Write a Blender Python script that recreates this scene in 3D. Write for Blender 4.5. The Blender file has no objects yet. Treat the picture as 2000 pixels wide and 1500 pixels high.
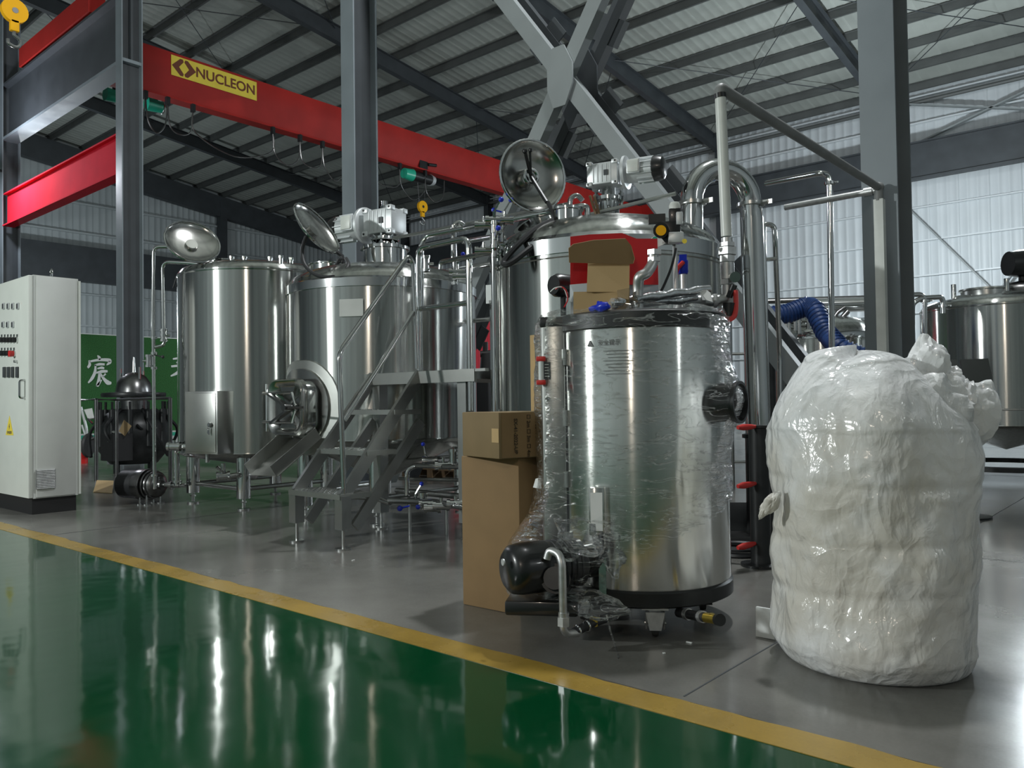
import bpy, bmesh, math, random
from mathutils import Vector, Matrix, noise

random.seed(7)
SC = bpy.context.scene
COL = SC.collection
pi = math.pi
rad = math.radians

# ------------------------------------------------------------------ camera
FPX = 1560.0
YAW, ROLL, PITCH = rad(40.9), rad(0.8), math.atan(35 / 1560.0)
_f0 = Vector((-math.sin(YAW), math.cos(YAW), 0)); _r0 = Vector((math.cos(YAW), math.sin(YAW), 0)); _z = Vector((0, 0, 1))
CF = _f0 * math.cos(PITCH) + _z * math.sin(PITCH); _u0 = -_f0 * math.sin(PITCH) + _z * math.cos(PITCH)
CR = _r0 * math.cos(ROLL) - _u0 * math.sin(ROLL); CU = _r0 * math.sin(ROLL) + _u0 * math.cos(ROLL)
CAM = Vector((0, 0, 1.0))
cd = bpy.data.cameras.new('camera'); cam = bpy.data.objects.new('camera', cd); COL.objects.link(cam)
cd.sensor_width = 36; cd.lens = FPX / 2000 * 36; cd.clip_start = .05; cd.clip_end = 200
cam.matrix_world = Matrix(((CR.x, CU.x, -CF.x, 0), (CR.y, CU.y, -CF.y, 0), (CR.z, CU.z, -CF.z, 1.0), (0, 0, 0, 1)))
SC.camera = cam
# a sight line measured in the photograph, met with a plane of the building
def _ray(x, y): return CF + CR * ((x - 1000) / FPX) + CU * ((750 - y) / FPX)
def D(x, y, d): return CAM + _ray(x, y) * d
def Z(x, y, z=0.0): r = _ray(x, y); return CAM + r * ((z - 1) / r.z)
def PY(x, y, Y): r = _ray(x, y); return CAM + r * (Y / r.y)
def PX(x, y, X): r = _ray(x, y); return CAM + r * (X / r.x)

# ------------------------------------------------------------------ world, lamps, exposure
w = bpy.data.worlds.new('hall_world'); SC.world = w; w.use_nodes = True
w.node_tree.nodes['Background'].inputs[0].default_value = (.30, .36, .42, 1)
w.node_tree.nodes['Background'].inputs[1].default_value = .02
SC.view_settings.view_transform = 'Standard'; SC.view_settings.look = 'None'
SC.view_settings.gamma = 1; SC.view_settings.use_curve_mapping = False
SC.view_settings.exposure = 0.0

def lamp(name, kind, loc, power, col, size=.2, target=None, cone=None, blend=.5):
    l = bpy.data.lights.new(name, kind); l.energy = power; l.color = col
    if kind == 'SPOT':
        l.spot_size = rad(cone); l.spot_blend = blend; l.shadow_soft_size = size
    elif kind == 'POINT': l.shadow_soft_size = size
    elif kind == 'AREA': l.size = size
    o = bpy.data.objects.new(name, l); COL.objects.link(o); o.location = loc
    if target is not None:
        o.rotation_euler = (Vector(target) - Vector(loc)).to_track_quat('-Z', 'Y').to_euler()
    return o
COOL = (.86, .95, 1.0); NEUT = (1, .98, .93); WARM = (1, .86, .72)
lamp('hall_lamp_a', 'POINT', (-7.6, -4.6, 3.6), 1650, (.95, 1, .98), .13)
lamp('hall_lamp_b', 'POINT', (1.6, -6.0, 5.0), 300, WARM, .1)
lamp('hall_lamp_c', 'POINT', (8.5, 2.4, 5.5), 130, (.95, 1, 1), .12)
lamp('hall_lamp_d', 'POINT', (-2.2, 5.6, 9.3), 1700, (.97, .99, 1), .25)
lamp('hall_lamp_e', 'POINT', (-6.05, 22.0, 5.2), 1800, COOL, .25)
lamp('gable_fill', 'POINT', (-33.0, 11.2, 4.4), 800, COOL, .25)  # added fill hidden behind the cabinet, brightens the far gable
lamp('floor_streak_fill', 'POINT', (-1.75, 14.0, 4.0), 420, COOL, .2)  # added light just out of frame, lays a bright streak on the floor
FLOOD = Vector((-19.8, 5.25, 6.5))
lamp('flood_lamp_light', 'POINT', FLOOD, 440, (.86, .9, 1), .16)

# ------------------------------------------------------------------ materials
MATS = {}
def nt(m): return m.node_tree.nodes, m.node_tree.links
def pm(name, col, rough=.5, metal=0., var=0., vscale=6., bump=0., bscale=40., spec=.5, aniso=0., stretch=None, coat=0., rvar=0., alpha=None, emit=None, sss=0.):
    m = bpy.data.materials.new(name); m.use_nodes = True; n, l = nt(m)
    b = n['Principled BSDF']
    b.inputs['Base Color'].default_value = (*col, 1); b.inputs['Roughness'].default_value = rough
    b.inputs['Metallic'].default_value = metal; b.inputs['Specular IOR Level'].default_value = spec
    if coat: b.inputs['Coat Weight'].default_value = coat; b.inputs['Coat Roughness'].default_value = .08
    tc = n.new('ShaderNodeTexCoord'); vec = tc.outputs['Object']
    if stretch:
        mp = n.new('ShaderNodeMapping'); mp.inputs['Scale'].default_value = stretch; l.new(vec, mp.inputs[0]); vec = mp.outputs[0]
    if var or rvar:
        t = n.new('ShaderNodeTexNoise'); t.inputs['Scale'].default_value = vscale; t.inputs['Detail'].default_value = 5; l.new(vec, t.inputs['Vector'])
        if var:
            r = n.new('ShaderNodeValToRGB'); l.new(t.outputs[0], r.inputs[0])
            r.color_ramp.elements[0].position = .3; r.color_ramp.elements[1].position = .7
            r.color_ramp.elements[0].color = (*[c * (1 - var) for c in col], 1); r.color_ramp.elements[1].color = (*[min(1, c * (1 + var)) for c in col], 1)
            l.new(r.outputs[0], b.inputs['Base Color'])
        if rvar:
            mr = n.new('ShaderNodeMapRange'); l.new(t.outputs[0], mr.inputs[0])
            mr.inputs[1].default_value = .3; mr.inputs[2].default_value = .7
            mr.inputs[3].default_value = max(0, rough - rvar); mr.inputs[4].default_value = rough + rvar
            l.new(mr.outputs[0], b.inputs['Roughness'])
    if bump:
        t2 = n.new('ShaderNodeTexNoise'); t2.inputs['Scale'].default_value = bscale; t2.inputs['Detail'].default_value = 3; l.new(vec, t2.inputs['Vector'])
        bp = n.new('ShaderNodeBump'); bp.inputs['Strength'].default_value = bump; bp.inputs['Distance'].default_value = .01
        l.new(t2.outputs[0], bp.inputs['Height']); l.new(bp.outputs[0], b.inputs['Normal'])
    if aniso:
        tg = n.new('ShaderNodeTangent'); tg.direction_type = 'RADIAL'; tg.axis = 'Z'
        b.inputs['Anisotropic'].default_value = aniso; b.inputs['Anisotropic Rotation'].default_value = .25
        l.new(tg.outputs[0], b.inputs['Tangent'])
    if emit: b.inputs['Emission Color'].default_value = (*emit[0], 1); b.inputs['Emission Strength'].default_value = emit[1]
    if sss: b.inputs['Subsurface Weight'].default_value = sss; b.inputs['Subsurface Radius'].default_value = (.1, .1, .1); b.inputs['Subsurface Scale'].default_value = .3
    MATS[name] = m; return m

pm('steel_shell', (.52, .53, .51), .17, 1, var=.2, vscale=3, aniso=.93, rvar=.04, stretch=(9, 9, .1))
pm('steel_boiler', (.74, .74, .71), .19, 1, aniso=.92, rvar=.03, vscale=4)
pm('steel_pipe', (.62, .63, .63), .1, 1)
pm('steel_satin', (.48, .49, .48), .3, 1, var=.06, vscale=9)
pm('steel_sheet', (.46, .47, .45), .34, 1, var=.1, vscale=4)
pm('steel_lid', (.5, .5, .48), .18, 1, var=.15, vscale=8)
pm('galvanized', (.55, .56, .56), .4, .9, var=.15, vscale=30)
pm('aluminium', (.62, .65, .66), .42, .5, var=.04)
pm('column_paint', (.19, .222, .242), .45, 0, var=.08, vscale=2, rvar=.08)
pm('brace_paint', (.24, .265, .27), .5, 0, var=.07, vscale=2)
pm('dark_paint_and_shade', (.045, .052, .058), .5, 0, var=.15, vscale=2)
pm('purlin_paint', (.085, .092, .09), .55, 0, var=.15, vscale=1.5)
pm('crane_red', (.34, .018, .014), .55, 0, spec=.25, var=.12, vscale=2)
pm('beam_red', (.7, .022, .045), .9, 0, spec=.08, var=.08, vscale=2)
pm('crane_yellow', (.85, .43, .012), .65, spec=.15)
pm('sign_yellow', (.78, .62, .07), .5, var=.05)
pm('sign_brown', (.16, .045, .02), .5)
pm('hoist_green', (.02, .42, .27), .35)
pm('black_paint', (.012, .013, .014), .3, coat=.3)
pm('black_rubber', (.014, .015, .017), .5, var=.2)
pm('dark_iron', (.02, .022, .023), .38, .3, var=.3, vscale=8)
pm('dark_steel', (.2, .2, .2), .28, 1, var=.2, vscale=6)
pm('cabinet_paint', (.63, .66, .62), .38, 0, var=.03, vscale=5)
pm('cabinet_side', (.56, .58, .56), .4, 0, var=.03, vscale=5)
pm('black_matt', (.012, .012, .013), .55)
pm('meter_dark', (.06, .065, .07), .3)
pm('red_plastic', (.6, .02, .02), .35)
pm('red_handle', (.55, .03, .025), .4)
pm('blue_plastic', (.01, .03, .45), .3)
pm('blue_hose', (.012, .045, .17), .5, var=.25, vscale=10)
pm('cardboard', (.235, .15, .068), .8, 0, var=.06, vscale=7)
pm('cardboard_tan', (.46, .32, .155), .8, 0, var=.05, vscale=7)
pm('cardboard_dark', (.205, .145, .07), .78, 0, var=.08, vscale=5)
pm('carton_red', (.66, .015, .02), .45)
pm('carton_white', (.6, .66, .7), .5)
pm('print_brown', (.035, .022, .01), .7)
pm('print_grey', (.1, .1, .1), .5)
pm('print_white', (.85, .88, .86), .6)
pm('paper', (.74, .76, .75), .7, var=.08)
pm('brass', (.72, .53, .1), .28, 1)
pm('pvc_white', (.66, .69, .66), .35, var=.08, vscale=8)
pm('pvc_grey', (.2, .21, .21), .5, var=.12, vscale=8)
pm('foil', (.7, .72, .73), .22, .9, bump=.5, bscale=30)
pm('wheel_grey', (.05, .05, .05), .5)
pm('turf', (.045, .17, .05), .9, 0, var=.55, vscale=60, bump=1, bscale=160)
pm('white_plinth', (.68, .7, .68), .6)
pm('container_red', (.6, .06, .09), .5)
pm('white_lamp', (1, 1, 1), .3, emit=((.9, .94, 1), 40))
pm('glass_tube', (.75, .8, .8), .08)
pm('wood', (.2, .13, .07), .75, var=.2)

def concrete(name, base, rough, var, spec=.5, wav=.16, coat=0, wear=(.5, .5, .5), wscale=.7, tilt=0):
    m = bpy.data.materials.new(name); m.use_nodes = True; n, l = nt(m); b = n['Principled BSDF']
    tc = n.new('ShaderNodeTexCoord')
    t = n.new('ShaderNodeTexNoise'); t.inputs['Scale'].default_value = wscale; t.inputs['Detail'].default_value = 8; t.inputs['Roughness'].default_value = .6
    l.new(tc.outputs['Object'], t.inputs['Vector'])
    t3 = n.new('ShaderNodeTexNoise'); t3.inputs['Scale'].default_value = 90; l.new(tc.outputs['Object'], t3.inputs['Vector'])
    r = n.new('ShaderNodeValToRGB'); l.new(t.outputs[0], r.inputs[0])
    r.color_ramp.elements[0].position = .36; r.color_ramp.elements[1].position = .66
    r.color_ramp.elements[0].color = (*[c * (1 - var) for c in base], 1); r.color_ramp.elements[1].color = (*[c * (1 + var) for c in base], 1)
    mx = n.new('ShaderNodeMix'); mx.data_type = 'RGBA'; mx.blend_type = 'MULTIPLY'; mx.inputs[0].default_value = .18
    l.new(r.outputs[0], mx.inputs[6]); l.new(t3.outputs[0], mx.inputs[7]); l.new(mx.outputs[2], b.inputs['Base Color'])
    mr = n.new('ShaderNodeMapRange'); l.new(t.outputs[0], mr.inputs[0]); mr.inputs[1].default_value = .3; mr.inputs[2].default_value = .7
    mr.inputs[3].default_value = rough * .75; mr.inputs[4].default_value = rough * 1.3; l.new(mr.outputs[0], b.inputs['Roughness'])
    t4 = n.new('ShaderNodeTexNoise'); t4.inputs['Scale'].default_value = 2.6; t4.inputs['Detail'].default_value = 2; l.new(tc.outputs['Object'], t4.inputs['Vector'])
    bp = n.new('ShaderNodeBump'); bp.inputs['Strength'].default_value = wav; bp.inputs['Distance'].default_value = .01
    l.new(t4.outputs[0], bp.inputs['Height']); l.new(bp.outputs[0], b.inputs['Normal'])
    b.inputs['Specular IOR Level'].default_value = spec
    MATS[name] = m
concrete('floor_grey', (.172, .17, .157), .2, .34)  # strong mottling: stains with soft shadows painted in
concrete('floor_green', (.002, .052, .017), .08, .14, spec=.3, wav=.26)
concrete('floor_yellow', (.36, .235, .045), .28, .16, wscale=2.5)
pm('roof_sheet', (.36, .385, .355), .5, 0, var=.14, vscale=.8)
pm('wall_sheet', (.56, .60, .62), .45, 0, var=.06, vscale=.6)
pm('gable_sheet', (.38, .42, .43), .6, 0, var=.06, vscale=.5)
pm('girt_paint', (.62, .66, .68), .4)

def film_mat(name, base, gl, bscale, bstr, white=.03):
    m = bpy.data.materials.new(name); m.use_nodes = True; n, l = nt(m)
    for x in list(n): n.remove(x)
    out = n.new('ShaderNodeOutputMaterial'); tr = n.new('ShaderNodeBsdfTransparent'); g = n.new('ShaderNodeBsdfGlossy'); df = n.new('ShaderNodeBsdfDiffuse')
    g.inputs['Roughness'].default_value = .06; df.inputs[0].default_value = (.8, .85, .88, 1)
    tr.inputs[0].default_value = (.97, .98, .98, 1)
    tc = n.new('ShaderNodeTexCoord'); mp = n.new('ShaderNodeMapping'); mp.inputs['Scale'].default_value = (1, 1, 4.5); l.new(tc.outputs['Object'], mp.inputs[0])
    t = n.new('ShaderNodeTexNoise'); t.inputs['Scale'].default_value = bscale; t.inputs['Detail'].default_value = 6; t.inputs['Distortion'].default_value = 1.2; l.new(mp.outputs[0], t.inputs[0])
    bp = n.new('ShaderNodeBump'); bp.inputs['Strength'].default_value = bstr; bp.inputs['Distance'].default_value = .03; l.new(t.outputs[0], bp.inputs['Height']); l.new(bp.outputs[0], g.inputs['Normal'])
    fr = n.new('ShaderNodeFresnel'); fr.inputs[0].default_value = 1.25
    t5 = n.new('ShaderNodeTexNoise'); t5.inputs['Scale'].default_value = bscale * .7; t5.inputs['Detail'].default_value = 3; t5.inputs['Distortion'].default_value = .8; l.new(mp.outputs[0], t5.inputs[0])
    rg = n.new('ShaderNodeValToRGB'); l.new(t5.outputs[0], rg.inputs[0]); el = rg.color_ramp.elements       # only thin creases of the film shine
    el[0].position = .47; el[0].color = (0, 0, 0, 1); el[1].position = .53; el[1].color = (0, 0, 0, 1); e = el.new(.5); e.color = (.5, .5, .5, 1)
    ad = n.new('ShaderNodeMath'); ad.operation = 'MULTIPLY_ADD'; ad.inputs[1].default_value = .8; l.new(fr.outputs[0], ad.inputs[0]); l.new(rg.outputs[0], ad.inputs[2])
    m1 = n.new('ShaderNodeMixShader'); m1.inputs[0].default_value = white; l.new(tr.outputs[0], m1.inputs[1]); l.new(df.outputs[0], m1.inputs[2])
    m2 = n.new('ShaderNodeMixShader'); l.new(ad.outputs[0], m2.inputs[0]); l.new(m1.outputs[0], m2.inputs[1]); l.new(g.outputs[0], m2.inputs[2])
    l.new(m2.outputs[0], out.inputs[0]); MATS[name] = m
film_mat('stretch_film', 1, .0, 9, 1.0, .012)

def bag_mat():
    m = pm('bag_plastic', (.78, .80, .81), .22, 0, spec=.5, sss=.25)
    n, l = nt(m); b = n['Principled BSDF']; b.inputs['Coat Weight'].default_value = .25; b.inputs['Coat Roughness'].default_value = .12
    tc = n.new('ShaderNodeTexCoord'); mp = n.new('ShaderNodeMapping'); mp.inputs['Location'].default_value = (.02, .3, -.52); l.new(tc.outputs['Object'], mp.inputs[0])
    mp.inputs['Scale'].default_value = (1.1, .9, 1.15)
    t = n.new('ShaderNodeTexGradient'); t.gradient_type = 'SPHERICAL'; l.new(mp.outputs[0], t.inputs[0])
    ns = n.new('ShaderNodeTexNoise'); ns.inputs['Scale'].default_value = 5; ns.inputs['Detail'].default_value = 4; l.new(tc.outputs['Object'], ns.inputs[0])
    mu = n.new('ShaderNodeMath'); mu.operation = 'MULTIPLY'; l.new(t.outputs[1], mu.inputs[0]); l.new(ns.outputs[0], mu.inputs[1])
    r = n.new('ShaderNodeValToRGB'); r.color_ramp.elements[0].position = .14; r.color_ramp.elements[1].position = .38
    r.color_ramp.elements[0].color = (.80, .82, .83, 1); r.color_ramp.elements[1].color = (.66, .64, .585, 1)   # blends to tan around the front centre
    l.new(mu.outputs[0], r.inputs[0]); l.new(r.outputs[0], b.inputs['Base Color'])
    # creased film: thin sharp folds over a soft swell
    prev = None
    for sc_, st_, di_, sx_ in ((4.0, .26, .03, (1, 1, .7)), (11.0, .2, .012, (1, 1, .55)), (28.0, .12, .006, (1, 1, .8))):
        m3 = n.new('ShaderNodeMapping'); m3.inputs['Scale'].default_value = sx_; l.new(tc.outputs['Object'], m3.inputs[0])
        n3 = n.new('ShaderNodeTexNoise'); n3.inputs['Scale'].default_value = sc_; n3.inputs['Detail'].default_value = 2; n3.inputs['Distortion'].default_value = 1.1; l.new(m3.outputs[0], n3.inputs[0])
        a3 = n.new('ShaderNodeMath'); a3.operation = 'SUBTRACT'; a3.inputs[1].default_value = .5; l.new(n3.outputs[0], a3.inputs[0])
        a4 = n.new('ShaderNodeMath'); a4.operation = 'ABSOLUTE'; l.new(a3.outputs[0], a4.inputs[0])
        bp = n.new('ShaderNodeBump'); bp.invert = True; bp.inputs['Strength'].default_value = st_; bp.inputs['Distance'].default_value = di_ * 6; l.new(a4.outputs[0], bp.inputs['Height'])
        if prev: l.new(prev.outputs[0], bp.inputs['Normal'])
        prev = bp
    l.new(prev.outputs[0], b.inputs['Normal']); l.new(prev.outputs[0], b.inputs['Coat Normal'])
bag_mat()

# ------------------------------------------------------------------ geometry helpers
def frame_of(d, up=Vector((0, 0, 1))):
    d = Vector(d).normalized()
    if abs(d.dot(up)) > .985: up = Vector((0, 1, 0))
    a = up.cross(d).normalized(); b = d.cross(a); return a, b, d
def rotm(ax, ang): return Matrix.Rotation(ang, 3, ax)

class G:
    def __init__(s): s.v = []; s.f = []; s.sm = []
    def add(s, vs, fs, smooth=False):
        o = len(s.v); s.v += [Vector(p) for p in vs]; s.f += [tuple(i + o for i in f) for f in fs]; s.sm += [smooth] * len(fs); return s
    def box(s, c, size, M=None, bev=0.):
        c = Vector(c); hx, hy, hz = [q / 2 for q in size]
        if bev:
            bm = bmesh.new(); bmesh.ops.create_cube(bm, size=1)
            for q in bm.verts: q.co = Vector((q.co.x * size[0], q.co.y * size[1], q.co.z * size[2]))
            bmesh.ops.bevel(bm, geom=list(bm.edges), offset=bev, segments=2, affect='EDGES', profile=.5)
            bm.verts.index_update()
            vs = [q.co.copy() for q in bm.verts]; fs = [[q.index for q in f.verts] for f in bm.faces]; bm.free()
            if M: vs = [M @ q for q in vs]
            return s.add([q + c for q in vs], fs, True)
        vs = [Vector((x * hx, y * hy, z * hz)) for x in (-1, 1) for y in (-1, 1) for z in (-1, 1)]
        if M: vs = [M @ q for q in vs]
        return s.add([q + c for q in vs], [(0, 1, 3, 2), (4, 6, 7, 5), (0, 4, 5, 1), (2, 3, 7, 6), (0, 2, 6, 4), (1, 5, 7, 3)])
    def span(s, lo, hi):                       # axis-aligned box between two corners
        lo, hi = Vector(lo), Vector(hi); return s.box((lo + hi) / 2, [abs(q) for q in (hi - lo)])
    def bar(s, p0, p1, wd, th, up=(0, 0, 1)):  # rectangular bar, wd across, th along 'up'
        p0, p1 = Vector(p0), Vector(p1); a, b, d = frame_of(p1 - p0, Vector(up))
        vs = [p + a * (x * wd / 2) + b * (y * th / 2) for p in (p0, p1) for x, y in ((-1, -1), (1, -1), (1, 1), (-1, 1))]
        return s.add(vs, [(3, 2, 1, 0), (4, 5, 6, 7), (0, 1, 5, 4), (1, 2, 6, 5), (2, 3, 7, 6), (3, 0, 4, 7)])
    def cyl(s, p0, p1, r0, r1=None, n=16, cap=True):
        r1 = r0 if r1 is None else r1; p0, p1 = Vector(p0), Vector(p1); a, b, d = frame_of(p1 - p0)
        vs = [p + (a * math.cos(2 * pi * i / n) + b * math.sin(2 * pi * i / n)) * r for p, r in ((p0, r0), (p1, r1)) for i in range(n)]
        s.add(vs, [(i, (i + 1) % n, n + (i + 1) % n, n + i) for i in range(n)], True)
        if cap: s.add([vs[i] for i in range(n)], [tuple(range(n - 1, -1, -1))]); s.add([vs[n + i] for i in range(n)], [tuple(range(n))])
        return s
    def lathe(s, c, prof, n=32, axis=(0, 0, 1), closed=False):
        a, b, d = frame_of(axis); 
        if Vector(axis).normalized().dot(Vector((0, 0, 1))) > .999: a, b, d = Vector((1, 0, 0)), Vector((0, 1, 0)), Vector((0, 0, 1))
        c = Vector(c); vs = []; k = len(prof)
        for r, z in prof:
            for i in range(n): t = 2 * pi * i / n; vs.append(c + (a * math.cos(t) + b * math.sin(t)) * r + d * z)
        fs = [(j * n + i, j * n + (i + 1) % n, (j + 1) * n + (i + 1) % n, (j + 1) * n + i) for j in range(k - 1) for i in range(n)]
        return s.add(vs, fs, True)
    def tube(s, pts, r, n=10, bend=0., cap=True, closed=False):
        P = [Vector(p) for p in pts]
        if bend:
            Q = [P[0]]
            for i in range(1, len(P) - 1):
                u, v = (P[i - 1] - P[i]), (P[i + 1] - P[i]); L = min(bend, u.length * .49, v.length * .49); u.normalize(); v.normalize()
                A, B = P[i] + u * L, P[i] + v * L
                for k in range(7): t = k / 6; Q.append(A * (1 - t) ** 2 + P[i] * 2 * t * (1 - t) + B * t * t)
            Q.append(P[-1]); P = Q
        P = [p for i, p in enumerate(P) if i == 0 or (p - P[i - 1]).length > 1e-6]
        m = len(P); a = None; vs = []
        for i in range(m):
            d = (P[(i + 1) % m] - P[i - 1]) if closed else (P[min(i + 1, m - 1)] - P[max(i - 1, 0)])
            d.normalize()
            if a is None: a, b, _ = frame_of(d)
            else: a = (a - d * a.dot(d)).normalized()
            b = d.cross(a)
            rr = r[i] if isinstance(r, (list, tuple)) else r
            vs += [P[i] + (a * math.cos(2 * pi * k / n) + b * math.sin(2 * pi * k / n)) * rr for k in range(n)]
        rows = m if closed else m - 1
        fs = [(i * n + k, i * n + (k + 1) % n, ((i + 1) % m) * n + (k + 1) % n, ((i + 1) % m) * n + k) for i in range(rows) for k in range(n)]
        s.add(vs, fs, True)
        if cap and not closed: s.add(vs[:n], [tuple(range(n - 1, -1, -1))]); s.add(vs[-n:], [tuple(range(n))])
        return s
    def spline(s, pts, r, n=10, k=8, closed=False):
        P = [Vector(p) for p in pts]; m = len(P); Q = []
        rng = range(m) if closed else range(m - 1)
        for i in rng:
            p0 = P[i - 1] if (i > 0 or closed) else P[0]; p1 = P[i]; p2 = P[(i + 1) % m]; p3 = P[(i + 2) % m] if (closed or i + 2 < m) else P[-1]
            for j in range(k):
                t = j / k; Q.append(.5 * ((2 * p1) + (p2 - p0) * t + (2 * p0 - 5 * p1 + 4 * p2 - p3) * t * t + (3 * p1 - p0 - 3 * p2 + p3) * t ** 3))
        if not closed: Q.append(P[-1])
        return s.tube(Q, r, n, closed=closed)
    def ball(s, c, r, sc=(1, 1, 1), n=12, M=None):
        c = Vector(c); vs = [(0, 0, -1)]; h = n // 2
        for j in range(1, h):
            ph = -pi / 2 + pi * j / h
            vs += [(math.cos(ph) * math.cos(2 * pi * i / n), math.cos(ph) * math.sin(2 * pi * i / n), math.sin(ph)) for i in range(n)]
        vs.append((0, 0, 1)); fs = [(0, 1 + (i + 1) % n, 1 + i) for i in range(n)]
        for j in range(h - 2): fs += [(1 + j * n + i, 1 + j * n + (i + 1) % n, 1 + (j + 1) * n + (i + 1) % n, 1 + (j + 1) * n + i) for i in range(n)]
        o = 1 + (h - 2) * n; fs += [(o + i, o + (i + 1) % n, len(vs) - 1) for i in range(n)]
        V = [Vector((q[0] * sc[0], q[1] * sc[1], q[2] * sc[2])) * r for q in vs]
        if M: V = [M @ q for q in V]
        return s.add([q + c for q in V], fs, True)
    def ring(s, c, axis, R, r, n=28, m=8):
        a, b, d = frame_of(axis); c = Vector(c)
        return s.tube([c + (a * math.cos(2 * pi * i / n) + b * math.sin(2 * pi * i / n)) * R for i in range(n)], r, m, closed=True)
    def prism(s, pts, O, X, Y, T):             # flat outline (x, y) in the plane O, X, Y, thickness vector T
        O, X, Y, T = Vector(O), Vector(X), Vector(Y), Vector(T); n = len(pts)
        A = [O + X * p[0] + Y * p[1] for p in pts]; B = [q + T for q in A]
        return s.add(A + B, [tuple(range(n - 1, -1, -1)), tuple(range(n, 2 * n))] + [(i, (i + 1) % n, n + (i + 1) % n, n + i) for i in range(n)])
    def clamp(s, c, axis, r):                  # sanitary clamp: a thick ring with a wing nut
        a, b, d = frame_of(axis); c = Vector(c)
        s.cyl(c - d * .012, c + d * .012, r * 1.55, n=14); s.cyl(c + a * r * 1.4, c + a * r * 2.1, r * .3, n=6)
        s.box(c + a * r * 2.1, (r * .9, r * .25, r * .5)); return s

def mesh_of(g, name, origin=(0, 0, 0)):
    o = Vector(origin); me = bpy.data.meshes.new(name); me.from_pydata([tuple(p - o) for p in g.v], [], g.f)
    me.polygons.foreach_set('use_smooth', g.sm); me.update()
    try: me.set_sharp_from_angle(angle=rad(42))
    except Exception: pass
    return me
def tag(o, label=None, cat=None, group=None, kind=None):
    if label: o['label'] = label
    if cat: o['category'] = cat
    if group: o['group'] = group
    if kind: o['kind'] = kind
    return o
def thing(name, label, cat, loc=(0, 0, 0), group=None, rz=0):
    o = bpy.data.objects.new(name, None); COL.objects.link(o); o.location = loc; o.rotation_euler = (0, 0, rz); o.empty_display_size = .1
    return tag(o, label, cat, group)
def part(parent, name, g, mat, label=None):    # g in world coordinates unless the root thing is turned
    root = parent
    while root.parent: root = root.parent
    o = bpy.data.objects.new(name, mesh_of(g, name, root.location if not root.get('_l') else (0, 0, 0)))
    o.data.materials.append(MATS[mat]); COL.objects.link(o); o.parent = parent
    if label: o['label'] = label
    return o
def solo(name, g, mat, label, cat, loc=None, group=None):
    loc = Vector(loc) if loc is not None else Vector((sum(p.x for p in g.v) / len(g.v), sum(p.y for p in g.v) / len(g.v), min(p.z for p in g.v)))
    o = bpy.data.objects.new(name, mesh_of(g, name, loc)); o.data.materials.append(MATS[mat]); COL.objects.link(o); o.location = loc
    return tag(o, label, cat, group)
def struct(name, g, mat, label, cat='structure'):
    o = bpy.data.objects.new(name, mesh_of(g, name)); o.data.materials.append(MATS[mat]); COL.objects.link(o)
    return tag(o, label, cat, None, 'structure')
def inst(parent, name, me, loc, mat=None, M=None):
    o = bpy.data.objects.new(name, me); COL.objects.link(o); o.parent = parent; o.location = loc
    if M is not None: o.rotation_euler = M
    if mat and not me.materials: me.materials.append(MATS[mat])
    return o
def lettering(txt, size, O, X, Y, mat, parent, name='lettering', depth=.002, align='CENTER', bold=0.):
    X, Y = Vector(X).normalized(), Vector(Y).normalized(); N = X.cross(Y)
    c = bpy.data.curves.new('t', 'FONT'); c.offset = bold * size; c.body = txt; c.size = size; c.align_x = align; c.align_y = 'CENTER'; c.extrude = depth / 2
    t = bpy.data.objects.new('t', c); COL.objects.link(t); dg = bpy.context.evaluated_depsgraph_get()
    me = bpy.data.meshes.new_from_object(t.evaluated_get(dg)); bpy.data.objects.remove(t); bpy.data.curves.remove(c)
    me.name = name; root = parent
    while root.parent: root = root.parent
    o0 = Vector(O) - root.location
    for q in me.vertices: p = q.co.copy(); q.co = o0 + X * p.x + Y * p.y + N * p.z
    me.materials.clear(); me.materials.append(MATS[mat])
    o = bpy.data.objects.new(name, me); COL.objects.link(o); o.parent = parent; return o
UP = Vector((0, 0, 1))
# ================================================================== THE HALL
XL, XR, YF, YB, YA = -40.2, 14.0, -13.0, 29.8, 6.2
RIDGE = 2.0
def roof_z(y): return 15.25 - .125 * abs(y - RIDGE) - .25
# --- floor
fl = struct('floor', G().span((XL, 2.39, -.2), (XR, YB + .4, 0)), 'floor_grey', 'polished grey concrete floor around the tanks', 'floor')
fg = G().span((XL, YF, -.2), (XR, 2.245, 0))
g2 = struct('floor_green', fg, 'floor_green', 'glossy green epoxy walkway floor in the foreground', 'floor')
yl = G(); N = 220
for i in range(N):      # the hand painted edge wanders a little on the grey side
    x0 = XL + (XR - XL) * i / N
x = -14.0; pts = []
while x < 4:
    pts.append((x, 2.385 + .02 * noise.noise(Vector((x * 1.7, 0, 0))) + .012 * noise.noise(Vector((x * 7, 3, 0))))); x += .06
pts = [(XL, 2.385)] + pts + [(XR, 2.385)]
vs = []; fs = []
for x, y in pts: vs += [(x, 2.24, .002), (x, y, .002), (x, 2.24, -.2), (x, y, -.2)]
for i in range(len(pts) - 1):
    a = i * 4; b = a + 4; fs += [(a, b, b + 1, a + 1), (a + 1, b + 1, b + 3, a + 3), (a + 2, b + 2, b, a)]
yl.add(vs, fs)
struct('floor_stripe', yl, 'floor_yellow', 'yellow painted stripe between the green and grey floor', 'stripe')
jt = G()
for x in (-18, -12, -6.9, -1.35, 4): jt.span((x - .003, 2.42, -.004), (x + .003, YB, .0012))
for y in (5.6, 11.5, 17.5): jt.span((XL + 1, y - .003, -.004), (XR - 1, y + .003, .0012))
o = part(fl, 'saw_cut', jt, 'dark_paint_and_shade')
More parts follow.
